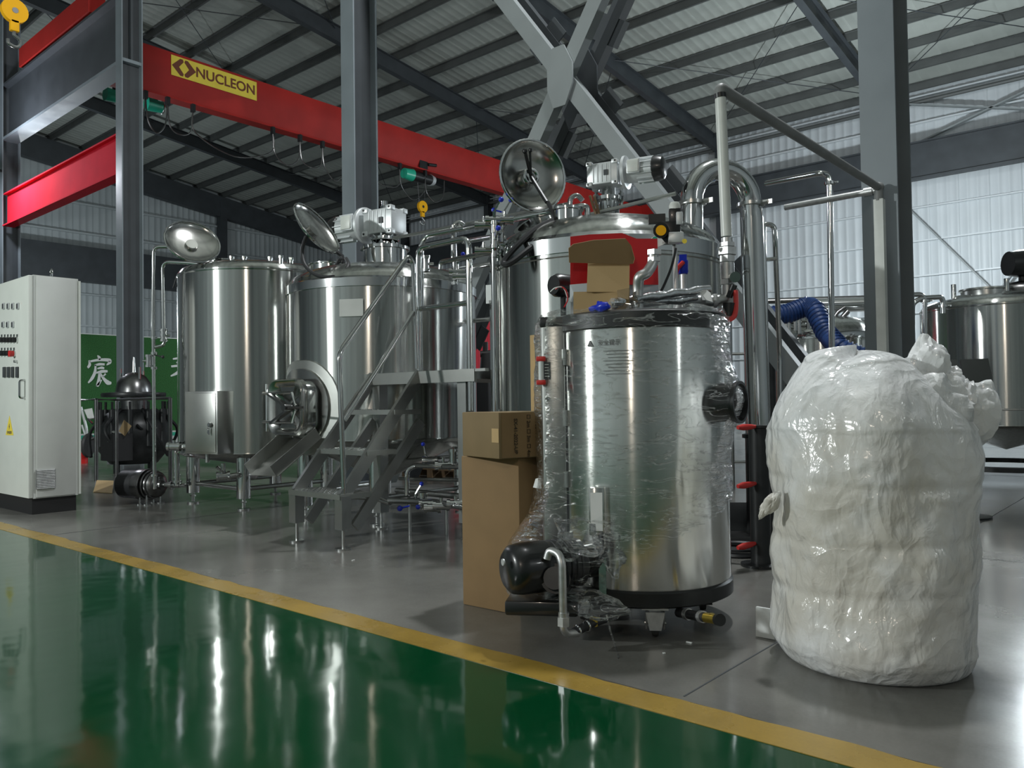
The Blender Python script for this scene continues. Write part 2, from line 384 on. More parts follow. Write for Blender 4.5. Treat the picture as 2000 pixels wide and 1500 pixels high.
# --- ribbed sheet panels shared by the walls and the roof
def rib_panel(wd, length, axis_len, rib=.3, h=.024, top=.06):
    g = G(); x = 0; prof = []
    n = int(round(wd / rib))
    for i in range(n):
        b = i * rib; prof += [(b, 0), (b + rib - top - .06, 0), (b + rib - top - .03, h), (b + rib - .03, h)]
    prof.append((wd, 0)); return prof
prof = rib_panel(.9, 0, 0)
# back wall
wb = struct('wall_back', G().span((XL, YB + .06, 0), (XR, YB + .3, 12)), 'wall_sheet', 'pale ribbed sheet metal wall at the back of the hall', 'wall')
g = G(); vs = []; k = len(prof)
for z in (0, 11.6): vs += [(p[0], -p[1], z) for p in prof]
g.add(vs, [(i, i + 1, k + i + 1, k + i) for i in range(k - 1)]); me = mesh_of(g, 'wall_panel')
x = XL
while x < XR - .5:
    inst(wb, 'wall_panel', me, (x, YB + .03, 0), 'wall_sheet'); x += .9
gm = G().span((XL, -.05, -.022), (XR, .05, .022)); me = mesh_of(gm, 'girt')
for z in (1.2, 2.55, 3.85, 5.1, 6.3, 7.45, 10.35, 11.25): inst(wb, 'girt', me, (0, YB - .09, z), 'girt_paint')
# left gable wall
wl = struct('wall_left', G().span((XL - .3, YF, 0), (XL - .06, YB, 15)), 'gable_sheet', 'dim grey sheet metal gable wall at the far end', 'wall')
g = G(); vs = []
for z in (0, 14.6): vs += [(p[1], p[0], z) for p in prof]
g.add(vs, [(i + 1, i, k + i, k + i + 1) for i in range(k - 1)]); me = mesh_of(g, 'wall_panel')
y = YF
while y < YB - .5: inst(wl, 'wall_panel', me, (XL - .03, y, 0), 'gable_sheet'); y += .9
me = mesh_of(G().span((-.04, YF, -.04), (.04, YB, .04)), 'girt')
for z in (1.9, 3.4, 4.9, 6.4, 9.3, 10.7): inst(wl, 'girt', me, (XL + .1, 0, z), 'gable_sheet')
part(wl, 'wind_girder', G().span((XL + .1, YF, 6.95), (XL + .55, YB, 8.6)), 'dark_paint_and_shade')
for y in (9.9, 22.3): part(wl, 'gable_post', G().span((XL + .08, y - .2, 0), (XL + .5, y + .2, roof_z(y) - .5)), 'dark_paint_and_shade')
# gable rafter
for s0, s1 in ((YF, RIDGE), (RIDGE, YB)):
    part(wl, 'gable_rafter', G().bar((XL + .3, s0, roof_z(s0) - .75), (XL + .3, s1, roof_z(s1) - .75), .35, 1.1), 'dark_paint_and_shade')
struct('wall_right', G().span((XR, YF, 0), (XR + .25, YB, 15)), 'gable_sheet', 'grey sheet metal wall behind the camera to the right', 'wall')
struct('wall_front', G().span((XL, YF - .25, 0), (XR, YF, 14)), 'gable_sheet', 'grey sheet metal wall behind the camera', 'wall')
# --- roof
rf = G()
for s0, s1 in ((YF - .3, RIDGE), (RIDGE, YB + .4)):
    rf.add([(XL - .3, s0, roof_z(s0) + .12), (XR + .3, s0, roof_z(s0) + .12), (XR + .3, s1, roof_z(s1) + .12), (XL - .3, s1, roof_z(s1) + .12),
            (XL - .3, s0, roof_z(s0) + .3), (XR + .3, s0, roof_z(s0) + .3), (XR + .3, s1, roof_z(s1) + .3), (XL - .3, s1, roof_z(s1) + .3)], [(0, 1, 2, 3), (4, 7, 6, 5), (0, 4, 5, 1), (3, 2, 6, 7)])
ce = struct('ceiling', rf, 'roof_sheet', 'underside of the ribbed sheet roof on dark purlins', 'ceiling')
g = G(); vs = []
for y in (RIDGE, YB + .2): vs += [(p[0], y, roof_z(y) + .06 - p[1] * .35) for p in prof]
g.add(vs, [(i, k + i, k + i + 1, i + 1) for i in range(k - 1)]); me = mesh_of(g, 'roof_panel')
x = XL
while x < XR - .5: inst(ce, 'roof_panel', me, (x, 0, 0), 'roof_sheet'); x += .9
pz = G()      # cold formed purlin: web and two lips
pz.span((XL, -.01, -.24), (XR, .01, 0)); pz.span((XL, -.01, -.24), (XR, .075, -.225)); pz.span((XL, -.075, -.012), (XR, .01, 0))
me = mesh_of(pz, 'purlin'); y = RIDGE + .4
while y < YB - .2:
    inst(ce, 'purlin', me, (0, y, roof_z(y) + .03), 'purlin_paint'); y += 1.42
FR = [-1.8 - 6.3 * i for i in range(6)] + [4.5, 10.8]
for x in FR:            # rafters: I sections along the slope
    for s0, s1 in ((YF, RIDGE), (RIDGE, YB - .1)):
        g = G(); a = Vector((x, s0, roof_z(s0) - .2)); b = Vector((x, s1, roof_z(s1) - .2)); dz = Vector((0, 0, .52))
        g.bar(a, b, .22, .02); g.bar(a - dz, b - dz, .22, .02); g.bar(a - dz / 2, b - dz / 2, .012, .5)
        part(ce, 'rafter', g, 'dark_paint_and_shade')
    g = G(); y = YB - .25
    g.span((x - .14, y - .2, 0), (x + .14, y - .18, roof_z(y) - .2)); g.span((x - .14, y + .18, 0), (x + .14, y + .2, roof_z(y) - .2)); g.span((x - .008, y - .2, 0), (x + .008, y + .2, roof_z(y) - .2))
    part(wb, 'wall_column', g, 'dark_paint_and_shade')
def rod(px): return [PY(q[0], q[1], YB - .3) for q in px]
for i in range(-5, 2):   # X bracing in the roof plane and on the back wall
    x0 = -1.8 + 6.3 * i; x1 = x0 + 6.3
    for a, b in ((8.5, 15.5), (22.0, 29.0)):
        for c, d in ((x0, x1), (x1, x0)):
            part(ce, 'tie_rod', G().cyl((c, a, roof_z(a) - .3), (d, b, roof_z(b) - .3), .014, n=6), 'dark_paint_and_shade')
for x0, x1 in ((-8.1, -1.8),):
    for z0, z1 in ((.3, 8.2), (9.3, 11.2)):
        for c, d in ((x0, x1), (x1, x0)): part(wb, 'brace', G().bar((c, YB - .32, z0), (d, YB - .32, z1), .05, .17, up=(0, 1, 0)), 'brace_paint')
part(wb, 'eave_strut', G().cyl((XL, YB - .3, 11.0), (XR, YB - .3, 11.0), .07, n=8), 'purlin_paint')
# crane runway along the back wall
g = G(); yy = YB - .75
g.span((XL + .6, yy - .16, 9.45), (XR - .1, yy + .16, 9.5)); g.span((XL + .6, yy - .02, 8.3), (XR - .1, yy + .02, 9.45)); g.span((XL + .6, yy - .16, 8.24), (XR - .1, yy + .16, 8.3))
rw = solo('crane_runway', g, 'dark_paint_and_shade', 'dark crane runway girder along the pale back wall', 'beam', (0, yy, 8.24))

# --- the near row of steel columns
CX = [(-1.77, 'blue grey steel column beside the white plastic bale'), (-8.04, 'dark steel column between the two smaller tanks'), (-14.66, 'dark steel column beside the control cabinet'), (-21.0, 'steel column at the left edge beside the red beam')]
for x, lab in CX:
    t = thing('steel_column', lab, 'column', (x, YA, 0), 'row of steel columns'); h = roof_z(YA) - .7
    part(t, 'flange', G().span((x - .125, YA, 0), (x + .125, YA + .02, h)), 'column_paint')
    part(t, 'flange', G().span((x - .11, YA + .36, 0), (x + .125, YA + .38, h)), 'column_paint')
    part(t, 'web', G().span((x - .008, YA + .02, 0), (x + .008, YA + .36, h)), 'dark_paint_and_shade')  # same paint as the flanges, coloured darker for the shade in the recess
    part(t, 'base_plate', G().span((x - .24, YA - .12, 0), (x + .24, YA + .5, .03)), 'column_paint')
# --- X bracing between two columns
def laced(t, a, b, mat):
    a, b = Vector(a), Vector(b); d = (b - a).normalized(); up = Vector((0, 1, 0)).cross(d).normalized()
    for yo, m in ((0, mat), (.34, 'dark_paint_and_shade')):
        q = Vector((0, yo, 0)); part(t, 'chord', G().bar(a + q, b + q, .018, .165, up=up), m)
        part(t, 'chord_leg', G().bar(a + q + up * .075 + Vector((0, .05, 0)), b + q + up * .075 + Vector((0, .05, 0)), .1, .014, up=up), m)
    L = (b - a).length; i = .9
    while i < L:
        c = a + d * i; part(t, 'batten', G().bar(c - d * .13 + Vector((0, .35, 0)), c + d * .13 + Vector((0, .35, 0)), .016, .42, up=up), 'dark_paint_and_shade'); i += 1.15
x0, x1 = -7.9, -1.9
t = thing('cross_brace', 'big grey X shaped steel brace between two columns behind the tanks', 'brace', ((x0 + x1) / 2, YA + .05, 0))
cz = 4.12; xm = PY(1097, 150, YA + .05).x; cz = PY(1097, 150, YA + .05).z
q = PY(1523, 700, YA + .08); s1 = (cz - q.z) / (q.x - xm); q = PY(905, 590, YA + .05); s2 = (cz - q.z) / (xm - q.x)
xb = max(x0, xm - (cz - .1) / s2); xc = min(x1, xm + (cz - .1) / s1)
laced(t, (xb, YA + .05, cz - s2 * (xm - xb)), (xm + 3.2, YA + .05, cz + s2 * 3.2), 'brace_paint')
laced(t, (xc, YA + .08, cz - s1 * (xc - xm)), (xm - 3.2, YA + .08, cz + s1 * 3.2), 'brace_paint')
pts = [(-.09, -.3), (.06, -.3), (.15, -.1), (.15, .1), (.05, .3), (-.09, .3), (-.16, .1), (-.16, -.1)]
part(t, 'gusset_plate', G().prism(pts, (xm, YA + .02, cz), (1, 0, 0), UP, (0, .02, 0)), 'brace_paint')
part(t, 'gusset_plate', G().prism(pts, (xm, YA + .33, cz), (1.5, 0, 0), UP * 1.4, (0, .02, 0)), 'dark_paint_and_shade')

# ================================================================== CRANE
gx = -17.7
t = thing('bridge_crane', 'red bridge crane girder with a yellow lettered sign spanning the hall', 'crane', (gx, 17, 7.4))
y0, y1 = 6.62, 28.75
pr = [(-.24, 1.02), (.24, 1.02), (.24, .52), (.07, .12), (.07, .04), (.16, .04), (.16, 0), (-.16, 0), (-.16, .04), (-.07, .04), (-.07, .12), (-.24, .52)]
gd = part(t, 'girder', G().prism(pr, (gx, y0, 8.0), (1, 0, 0), UP, (0, y1 - y0, 0)), 'crane_red')
part(t, 'top_rail', G().span((gx - .05, y0, 9.02), (gx + .05, y1, 9.09)), 'dark_paint_and_shade')
for ye in (6.4, YB - 1.12):
    part(t, 'end_carriage', G().span((gx - 2.2, ye - .16, 8.66), (gx + 1.6, ye + .16, 9.08)), 'crane_red')
    for s in (-1, 1): part(t, 'wheel', G().cyl((gx + s * 1.3, ye - .1, 8.7), (gx + s * 1.3, ye + .1, 8.7), .1, n=16), 'dark_iron')
# yellow sign and its lettering on the near web of the girder
xs = gx + .245
pa = PX(334, 105, xs); pb = PX(501, 160, xs); zt = 8.96; zb = 8.5; ya, yb = pa.y, pb.y
sg = part(t, 'sign_plate', G().span((xs, ya, zb), (xs + .006, yb, zt)), 'sign_yellow')
wy = yb - ya; hz = zt - zb; zc = (zt + zb) / 2; xe = xs + .008
lettering('NUCLEON', hz * .7, (xe, ya + wy * .625, zc), (0, 1, 0), UP, 'sign_brown', sg, depth=.004, bold=.022)
for s in (-1, 1):
    q = [(s * .06 * hz, .42 * hz), (s * .2 * hz, .42 * hz), (s * .62 * hz, 0), (s * .2 * hz, -.42 * hz), (s * .06 * hz, -.42 * hz), (s * .02 * hz, -.3 * hz), (s * .26 * hz, 0), (s * .02 * hz, .3 * hz)]
    if s < 0: q = q[::-1]
    part(sg, 'logo', G().prism(q, (xe - .002, ya + wy * .14, zc), (0, 1, 0), UP, (.004, 0, 0)), 'sign_brown')
# cable festoon under the girder
fy = [7.5, 8.0, 8.5, 9.1, 11.2, 12.0, 12.7, 13.5, 14.4, 15.4, 16.4]
for i, y in enumerate(fy):
    part(t, 'festoon_trolley', G().span((gx + .1, y - .04, 7.82), (gx + .2, y + .04, 8.0)), 'dark_iron')
    y2 = fy[i + 1] if i + 1 < len(fy) else y + .8
    part(t, 'festoon_cable', G().spline([(gx + .15, y, 7.85), (gx + .15, y + .06, 7.35), (gx + .15, (y + y2) / 2, 7.02 + .1 * (i % 3)), (gx + .15, y2 - .06, 7.35), (gx + .15, y2, 7.85)], .016, n=6), 'dark_steel')
# runway beam the crane rides on, along the near column row
yy = YA + .19
t = thing('crane_runway', 'grey crane runway beam high on the left columns', 'beam', (-23, yy, 7.24))
part(t, 'flange', G().span((-34, yy - .17, 8.5), (-14.55, yy + .17, 8.55)), 'dark_paint_and_shade'); part(t, 'web', G().span((-34, yy - .02, 7.3), (-14.55, yy + .02, 8.5)), 'dark_paint_and_shade')
part(t, 'flange', G().span((-34, yy - .17, 7.24), (-14.55, yy + .17, 7.3)), 'column_paint'); part(t, 'rail', G().span((-34, yy - .03, 8.55), (-14.55, yy + .03, 8.6)), 'dark_iron')
# red beam lit by the flood lamp
a = PY(30, 342, YA + .1); b = PY(226, 246, YA + .1)
zt = 5.98; zb = 5.22
t = thing('red_beam', 'bright red steel beam lit by the flood lamp on the left', 'beam', (-17.8, YA + .1, zb))
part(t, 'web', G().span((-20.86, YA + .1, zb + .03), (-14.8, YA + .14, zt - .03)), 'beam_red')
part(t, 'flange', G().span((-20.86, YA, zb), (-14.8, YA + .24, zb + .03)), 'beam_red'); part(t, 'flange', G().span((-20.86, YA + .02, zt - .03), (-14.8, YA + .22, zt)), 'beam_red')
# hoist with hook block under the girder
def hoist(p, lab, s=1.0, drop=1.1):
    p = Vector(p); t = thing('hoist', lab, 'hoist', p); ax = Vector((0, 1, 0))
    part(t, 'trolley', G().box(p + Vector((0, 0, .45 * s)), (.35 * s, .4 * s, .3 * s)).cyl(p + Vector((.2 * s, .2 * s, .5 * s)), p + Vector((.2 * s, .6 * s, .55 * s)), .06 * s), 'dark_iron')
    part(t, 'drum', G().cyl(p - ax * .45 * s, p + ax * .45 * s, .2 * s, n=20), 'black_paint')
    part(t, 'motor_cover', G().cyl(p - ax * .85 * s, p - ax * .45 * s, .19 * s, .23 * s, n=20), 'hoist_green')
    part(t, 'gear_cover', G().cyl(p + ax * .45 * s, p + ax * .65 * s, .22 * s, .17 * s, n=20), 'aluminium')
    hb = p + Vector((0, 0, -drop * s)) + ax * .05
    for s2 in (-.17, .17): part(t, 'rope', G().cyl(p + ax * s2 * s - UP * .1, hb + ax * s2 * s * .8 + UP * .1, .012 * s, n=5), 'dark_steel')
    return t, hb, s
def hook(hb, s, lab):
    t = thing('hook_block', lab, 'hook', hb - UP * .7 * s)
    X = Vector((1, 0, 0))
    part(t, 'sheave_cover', G().cyl(hb - X * .05 * s, hb + X * .05 * s, .21 * s, n=24), 'crane_yellow')
    part(t, 'shank', G().box(hb - UP * .26 * s, (.1 * s, .14 * s, .2 * s), bev=.01), 'crane_yellow')
    part(t, 'hook', G().spline([hb + Vector((0, 0, -.34)) * s, hb + Vector((0, 0, -.42)) * s, hb + Vector((0, .1, -.5)) * s, hb + Vector((0, .05, -.62)) * s, hb + Vector((0, -.08, -.6)) * s, hb + Vector((0, -.1, -.52)) * s], .03 * s, n=8), 'steel_satin')
    part(t, 'hole', G().cyl(hb + X * .05 * s, hb + X * .056 * s, .05 * s, n=12), 'dark_iron')
p = PX(822, 347, gx)
t, hb, s = hoist(p, 'black hoist with a green end under the red girder', .8, 1.3); hb = PX(825, 404, gx); hook(hb, .85, 'yellow hook block hanging under the black hoist')
p2 = D(28, 22, 9.5); hook(p2, .68, 'large yellow hook block hanging in the top left corner')
tt = thing('hook_rope', 'thin steel ropes holding the yellow hook in the top left corner', 'rope', p2)
for s2 in (-.06, .06): part(tt, 'rope', G().cyl(p2 + Vector((0, s2, .05)), p2 + Vector((0, s2, 6.2)), .008, n=5), 'dark_steel')
for px, py, dd, lab in ((224, 188, 19, 'green lamp left of the dark column under the crane'), (304, 207, 19, 'green hoist motor right of the dark column under the crane')):
    q = D(px, py, dd); t = thing('hoist_motor', lab, 'motor', q)
    part(t, 'housing', G().cyl(q - Vector((0, .22, 0)), q + Vector((0, .16, 0)), .16, .13, n=16), 'hoist_green')
    part(t, 'bracket', G().span(q + Vector((-.04, -.04, .1)), q + Vector((.04, .04, .8))), 'dark_iron'); part(t, 'rim', G().ring(q + Vector((0, .16, 0)), (0, 1, 0), .13, .02), 'steel_satin')
# flood lamp on the column at the left edge of the frame
q = FLOOD + Vector((-.1, .12, 0))
t = thing('flood_lamp', 'bright white flood lamp at the left edge of the hall', 'lamp', q)
dr = (Vector((-9.5, 1.2, 0)) - q).normalized(); a, b, d = frame_of(dr)
M = Matrix((a, b, d)).transposed()
part(t, 'housing', G().box(q - d * .04, (.36, .28, .08), M, bev=.015), 'dark_iron')
part(t, 'lens', G().box(q + d * .005, (.3, .22, .01), M), 'white_lamp'); part(t, 'bracket', G().bar(q - d * .06, (-20.9, YA - .01, q.z), .04, .04), 'dark_iron')
# ================================================================== TANKS AND THEIR FITTINGS
def ell(cx, cy, r):  return Vector((cx, cy, 0)), r
def leg_set(t, cx, cy, rl, ztop, angs, r=.066):
    for a in angs:
        x, y = cx + rl * math.cos(a), cy + rl * math.sin(a)
        L = part(t, 'leg', G().cyl((x, y, .11), (x, y, ztop), r, n=18), 'steel_pipe')
        part(L, 'foot', G().cyl((x, y, .02), (x, y, .12), .016, n=8).cyl((x, y, 0), (x, y, .014), .06, n=14).cyl((x, y, .07), (x, y, .085), .028, n=6), 'steel_satin')
def shell(t, cx, cy, r, z0, z1, dome, bot, mat='steel_shell', n=96):
    c = (cx, cy, 0); g = G()
    g.lathe(c, [(r, z0 + .03), (r, z1 - .03)], n); part(t, 'shell', g, mat)
    # top: a rolled shoulder and a shallow dome
    p = [(r, z1 - .03), (r + .004, z1 - .02), (r + .004, z1), (r - .012, z1 + .02)]
    for i in range(1, 13): q = i / 12; p.append(((r - .012) * math.cos(q * pi / 2), z1 + .02 + dome * math.sin(q * pi / 2) ** 1.0))
    p[-1] = (.001, p[-1][1]); part(t, 'dome', G().lathe(c, p, n), 'steel_shell')
    p = [(r, z0 + .03), (r + .003, z0 + .02), (r - .02, z0), (r - .06, z0 - .02), (.001, z0 - bot)]
    part(t, 'base', G().lathe(c, p[::-1], n), 'steel_shell')
def dome_z(cx, cy, r, z1, dome, x, y):
    q = min(1, math.hypot(x - cx, y - cy) / r); return z1 + .02 + dome * math.sqrt(max(0, 1 - q * q))
def lid(t, c, nrm, r, deep=.06, ring=True, knob=True):
    c = Vector(c); nrm = Vector(nrm).normalized()
    pr = [(r, 0), (r * .97, -.012), (r * .8, -deep * .55), (r * .5, -deep * .85), (.001, -deep)]
    pr = [(.001, -deep - .004), (r * .5, -deep * .85 - .004), (r * .8, -deep * .55 - .004), (r * .99, -.012)][::1] + [(r * 1.0, 0)] + pr[1:]
    L = part(t, 'lid', G().lathe(c, pr, 48, nrm), 'steel_lid'); part(L, 'rim', G().ring(c, nrm, r, .009, n=48), 'steel_pipe')
    if knob: part(L, 'handle', G().cyl(c - nrm * deep, c - nrm * (deep - .03), r * .22, n=20), 'steel_lid')
    return L
def toward(p): return (CAM - Vector(p)).normalized()
def valve(t, p, ax, hd, r=.022, ball=True):
    p, ax, hd = Vector(p), Vector(ax).normalized(), Vector(hd).normalized()
    g = G().cyl(p - ax * .045, p + ax * .045, r * 1.25, n=14).cyl(p, p + hd * .06, r * .55, n=10); g.clamp(p - ax * .05, ax, r); g.clamp(p + ax * .05, ax, r)
    V = part(t, 'valve', g, 'steel_pipe')
    if ball:
        part(V, 'lever', G().cyl(p + hd * .06, p + hd * .06 + (ax * .3 + hd * .5).normalized() * .08, .006, n=6), 'steel_pipe')
        part(V, 'knob', G().ball(p + hd * .06 + (ax * .3 + hd * .5).normalized() * .09, .018, n=10), 'blue_plastic', 'blue ball knob')
    return V

# ------------------------------------------------------------------ left tank with the small control box
T1 = Vector((-7.48, 4.60, 0)); R1 = .80
t = thing('brewing_tank', 'tall stainless tank with a small control box on its side, leftmost of the tanks', 'tank', T1)
shell(t, T1.x, T1.y, R1, .52, 2.33, .12, .16)
leg_set(t, T1.x, T1.y, .68, .55, [rad(-135 + 3), rad(-45), rad(45), rad(135)])
# braces between the legs
for z in (.2,):
    for a, b in ((-135, -45), (-45, 45), (135, -135)):
        p = [T1 + Vector((.68 * math.cos(rad(q)), .68 * math.sin(rad(q)), z)) for q in (a, b)]
        part(t, 'leg_brace', G().cyl(p[0], p[1], .022, n=10), 'steel_satin')
# manhole neck with the lid thrown open
nk = Vector((T1.x - .02, T1.y - .38, 0)); zz = 2.36
part(t, 'manhole_neck', G().lathe((nk.x, nk.y, 0), [(.21, zz - .06), (.21, zz + .09), (.225, zz + .095), (.225, zz + .105), (.2, zz + .105), (.2, zz - .04)], 40), 'steel_pipe')
c = D(376, 472, 7.75); L = lid(t, c, toward(c) * .72 + UP * .62 + CR * .2, .255)
part(t, 'hinge', G().bar(c - UP * .2 + CR * .05, Vector((nk.x, nk.y + .2, zz + .1)), .03, .02), 'steel_satin')
for px, py in ((452, 507), (477, 507), (527, 508), (548, 506), (568, 510)):
    q = Z(px, py, 2.42); q.z = 0; zt = 2.42
    g = G().cyl((q.x, q.y, zt - .12), (q.x, q.y, zt + .03), .02, n=12); g.clamp((q.x, q.y, zt + .02), UP, .018); part(t, 'nozzle', g, 'steel_pipe')
part(t, 'lifting_eye', G().ring(Z(566, 515, 2.40), (1, .4, 0), .04, .008), 'steel_pipe')
# seam line, level bracket on the left, handle
e = T1 + Vector((R1 * math.cos(rad(-121)), R1 * math.sin(rad(-121)), 0))
part(t, 'sight_bracket', G().tube([D(349, 556, 8.25), D(338, 562, 8.22), D(345, 540, 8.22)], .008, n=6), 'black_rubber')
part(t, 'plate', G().box(D(375, 570, 7.88), (.02, .012, .16), Matrix.Rotation(rad(-30), 3, 'Z')), 'steel_satin')
# control box
bd = Vector((math.cos(rad(-77)), math.sin(rad(-77)), 0)); bx = Vector((-bd.y, bd.x, 0)); M = Matrix((bx, bd, UP)).transposed()
bc = T1 + bd * (R1 + .09) + UP * .83
bc = D(409, 825, (bc - CAM).dot(CF)); 
cb = part(t, 'control_box', G().box(bc, (.43, .2, .59), M, bev=.006), 'steel_satin')
dr = part(cb, 'door', G().box(bc + bd * .103, (.40, .012, .55), M, bev=.004), 'steel_sheet')
q = bc + bd * .115 + bx * .145 - UP * .02
part(cb, 'lock', G().cyl(q, q + bd * .02, .022, n=14).cyl(q + bd * .02, q + bd * .026, .014, n=12), 'steel_pipe')
part(cb, 'keys', G().box(q + bd * .02 - UP * .06, (.012, .004, .06), M).ring(q + bd * .02 - UP * .03, bx, .016, .002, n=14, m=5).box(q + bd * .02 - UP * .055 - bx * .012, (.01, .004, .05), M), 'steel_pipe')
part(cb, 'cable_gland', G().cyl(bc - UP * .29 - bx * .03, bc - UP * .38 - bx * .03, .02, n=10), 'steel_satin')
for s in (-1, 1): part(cb, 'mount', G().bar(bc + UP * .2 * s, T1 + UP * (.83 + .2 * s) + bd * (R1 - .02), .06, .03), 'steel_sheet')
# drain pipe under the tank with a valve
a = Z(600, 928, .26); b = Z(470, 935, .24)
part(t, 'drain_pipe', G().tube([T1 + UP * .4, T1 + UP * .25 + Vector((.05, -.1, 0)), D(470, 927, 7.6), D(440, 932, 7.55)], .026, n=12, bend=.12), 'steel_satin')
valve(t, D(436, 930, 7.55), (D(436, 930, 7.55) - D(470, 927, 7.6)), UP * .3 + Vector((-.8, -.6, 0)), .03, ball=False)
part(t, 'drain_stub', G().cyl(D(424, 912, 7.5), D(438, 925, 7.55), .016, n=10).cyl(D(436, 905, 7.55), D(436, 925, 7.55), .022, n=12), 'steel_pipe')

# ------------------------------------------------------------------ standpipe left of the tank, running down to the pump
t = thing('standpipe', 'slim stainless standpipe with clamps rising beside the leftmost tank', 'pipe', Z(322, 960, 0))
dp = 7.95
part(t, 'pipe', G().tube([D(328, 482, dp), D(300, 482, dp), D(299, 600, dp), D(302, 955, dp)], .018, n=10, bend=.09), 'steel_pipe')
part(t, 'pipe', G().tube([D(388, 515, dp - .1), D(317, 511, dp), D(320, 650, dp)], .018, n=10, bend=.09), 'steel_pipe')
part(t, 'pipe', G().tube([D(320, 650, dp), D(322, 674, dp), D(303, 678, dp)], .018, n=10, bend=.09), 'steel_pipe')
g = G()
for y in (660, 690, 719, 928): g.clamp(D(301, y, dp), UP, .02)
g.clamp(D(320, 655, dp), UP, .022); part(t, 'clamps', g, 'steel_pipe')
V = valve(t, D(320, 655, dp), UP, CR, .024, ball=False); valve(t, D(291, 705, dp), UP, -CR, .024, ball=False)
part(t, 'valve_handle', G().cyl(D(303, 693, dp), D(316, 697, dp - .1), .006, n=6).ball(D(318, 697, dp - .1), .018, n=8), 'black_rubber', 'black lever knob')

# ------------------------------------------------------------------ pump beside the cabinet
pc = Z(280, 985, 0) + Vector((0, .05, 0)); ax = (CR * .93 + Vector((-CF.x, -CF.y, 0)) * .36).normalized(); ax.z = 0
t = thing('transfer_pump', 'dark motor pump with a polished round head on the floor beside the cabinet', 'pump', pc)
c = pc + UP * .2 - ax * .04
part(t, 'motor', G().lathe(c, [(.001, -.3), (.11, -.3), (.145, -.27), (.15, -.06), (.001, -.06)], 32, ax), 'black_rubber')
part(t, 'fin_housing', G().lathe(c, [(.155, -.06), (.16, -.05), (.16, .03), (.15, .04)], 32, ax), 'dark_steel')
for i in range(3): part(t, 'head_ring', G().lathe(c, [(.12 - i * .012, .04 + i * .04), (.165 - i * .012, .045 + i * .04), (.165 - i * .012, .065 + i * .04), (.12 - i * .012, .07 + i * .04)], 36, ax), 'dark_steel')
part(t, 'pump_head', G().lathe(c, [(.14, .04), (.13, .17), (.1, .2), (.05, .21), (.045, .23), (.001, .23)], 32, ax), 'dark_steel')
part(t, 'inlet', G().cyl(c + ax * .2, c + ax * .46, .026, n=14).clamp(c + ax * .36, ax, .028), 'steel_pipe')
for s in (-1, 1):
    for k2 in (.02, .11):
        q = c + ax * k2 + Vector((-ax.y, ax.x, 0)) * s * .09; part(t, 'foot', G().cyl((q.x, q.y, .01), (q.x, q.y, .1), .014, n=8).cyl((q.x, q.y, 0), (q.x, q.y, .012), .04, n=12), 'steel_pipe')
e = c + ax * .42
tp = thing('suction_pipe', 'bent stainless pipe linking the pump to the leftmost tank', 'pipe', Vector((e.x, e.y, 0)))
part(tp, 'pipe', G().tube([Vector((e.x, e.y, .2)), Vector((e.x, e.y, .3)), Vector((e.x, e.y, D(315, 872, 7.75).z)), D(350, 872, 7.8), D(372, 872, 7.8)], .03, n=14, bend=.1), 'steel_pipe')
g = G(); g.clamp((e.x, e.y, .24), UP, .032); g.clamp(D(350, 872, 7.8), CR, .032); part(tp, 'clamps', g, 'steel_pipe')
valve(tp, D(340, 872, 7.79), CR, UP, .03, ball=False)
part(tp, 'side_valve', G().cyl(Vector((e.x, e.y, .2)), Vector((e.x + .1, e.y + .04, .2)), .02, n=10).cyl(Vector((e.x + .06, e.y, .2)), Vector((e.x + .06, e.y, .32)), .008, n=6), 'steel_pipe')

# ------------------------------------------------------------------ middle tank with side manway
T2 = Vector((-5.67, 4.75, 0)); R2 = .85
t = thing('mash_tank', 'stainless tank with a side manway and a chute, behind the stairs', 'tank', T2)
shell(t, T2.x, T2.y, R2, .68, 2.02, .22, .38)
leg_set(t, T2.x, T2.y, .7, .7, [rad(-122), rad(-45), rad(45), rad(140)])
for a, b in ((-122, -45), (-45, 45), (140, -122)):
    p = [T2 + Vector((.7 * math.cos(rad(q)), .7 * math.sin(rad(q)), .22)) for q in (a, b)]; part(t, 'leg_brace', G().cyl(p[0], p[1], .022, n=10), 'steel_satin')
part(t, 'shoulder_band', G().lathe((T2.x, T2.y, 0), [(R2 - .01, 1.955), (R2 + .012, 1.96), (R2 + .014, 2.03), (R2 - .03, 2.06)], 96), 'steel_pipe')
# riveted weld seam and plate on the shell
pn = Vector((math.cos(rad(-58)), math.sin(rad(-58)), 0)); px_ = Vector((-pn.y, pn.x, 0)); M = Matrix((px_, pn, UP)).transposed()
qp = D(730, 600, (T2 + pn * (R2 + .01) - CAM).dot(CF)); part(t, 'name_plate', G().box(T2 + pn * (R2 + .012) + UP * 1.78 + px_ * .02, (.2, .02, .14), M), 'steel_sheet')
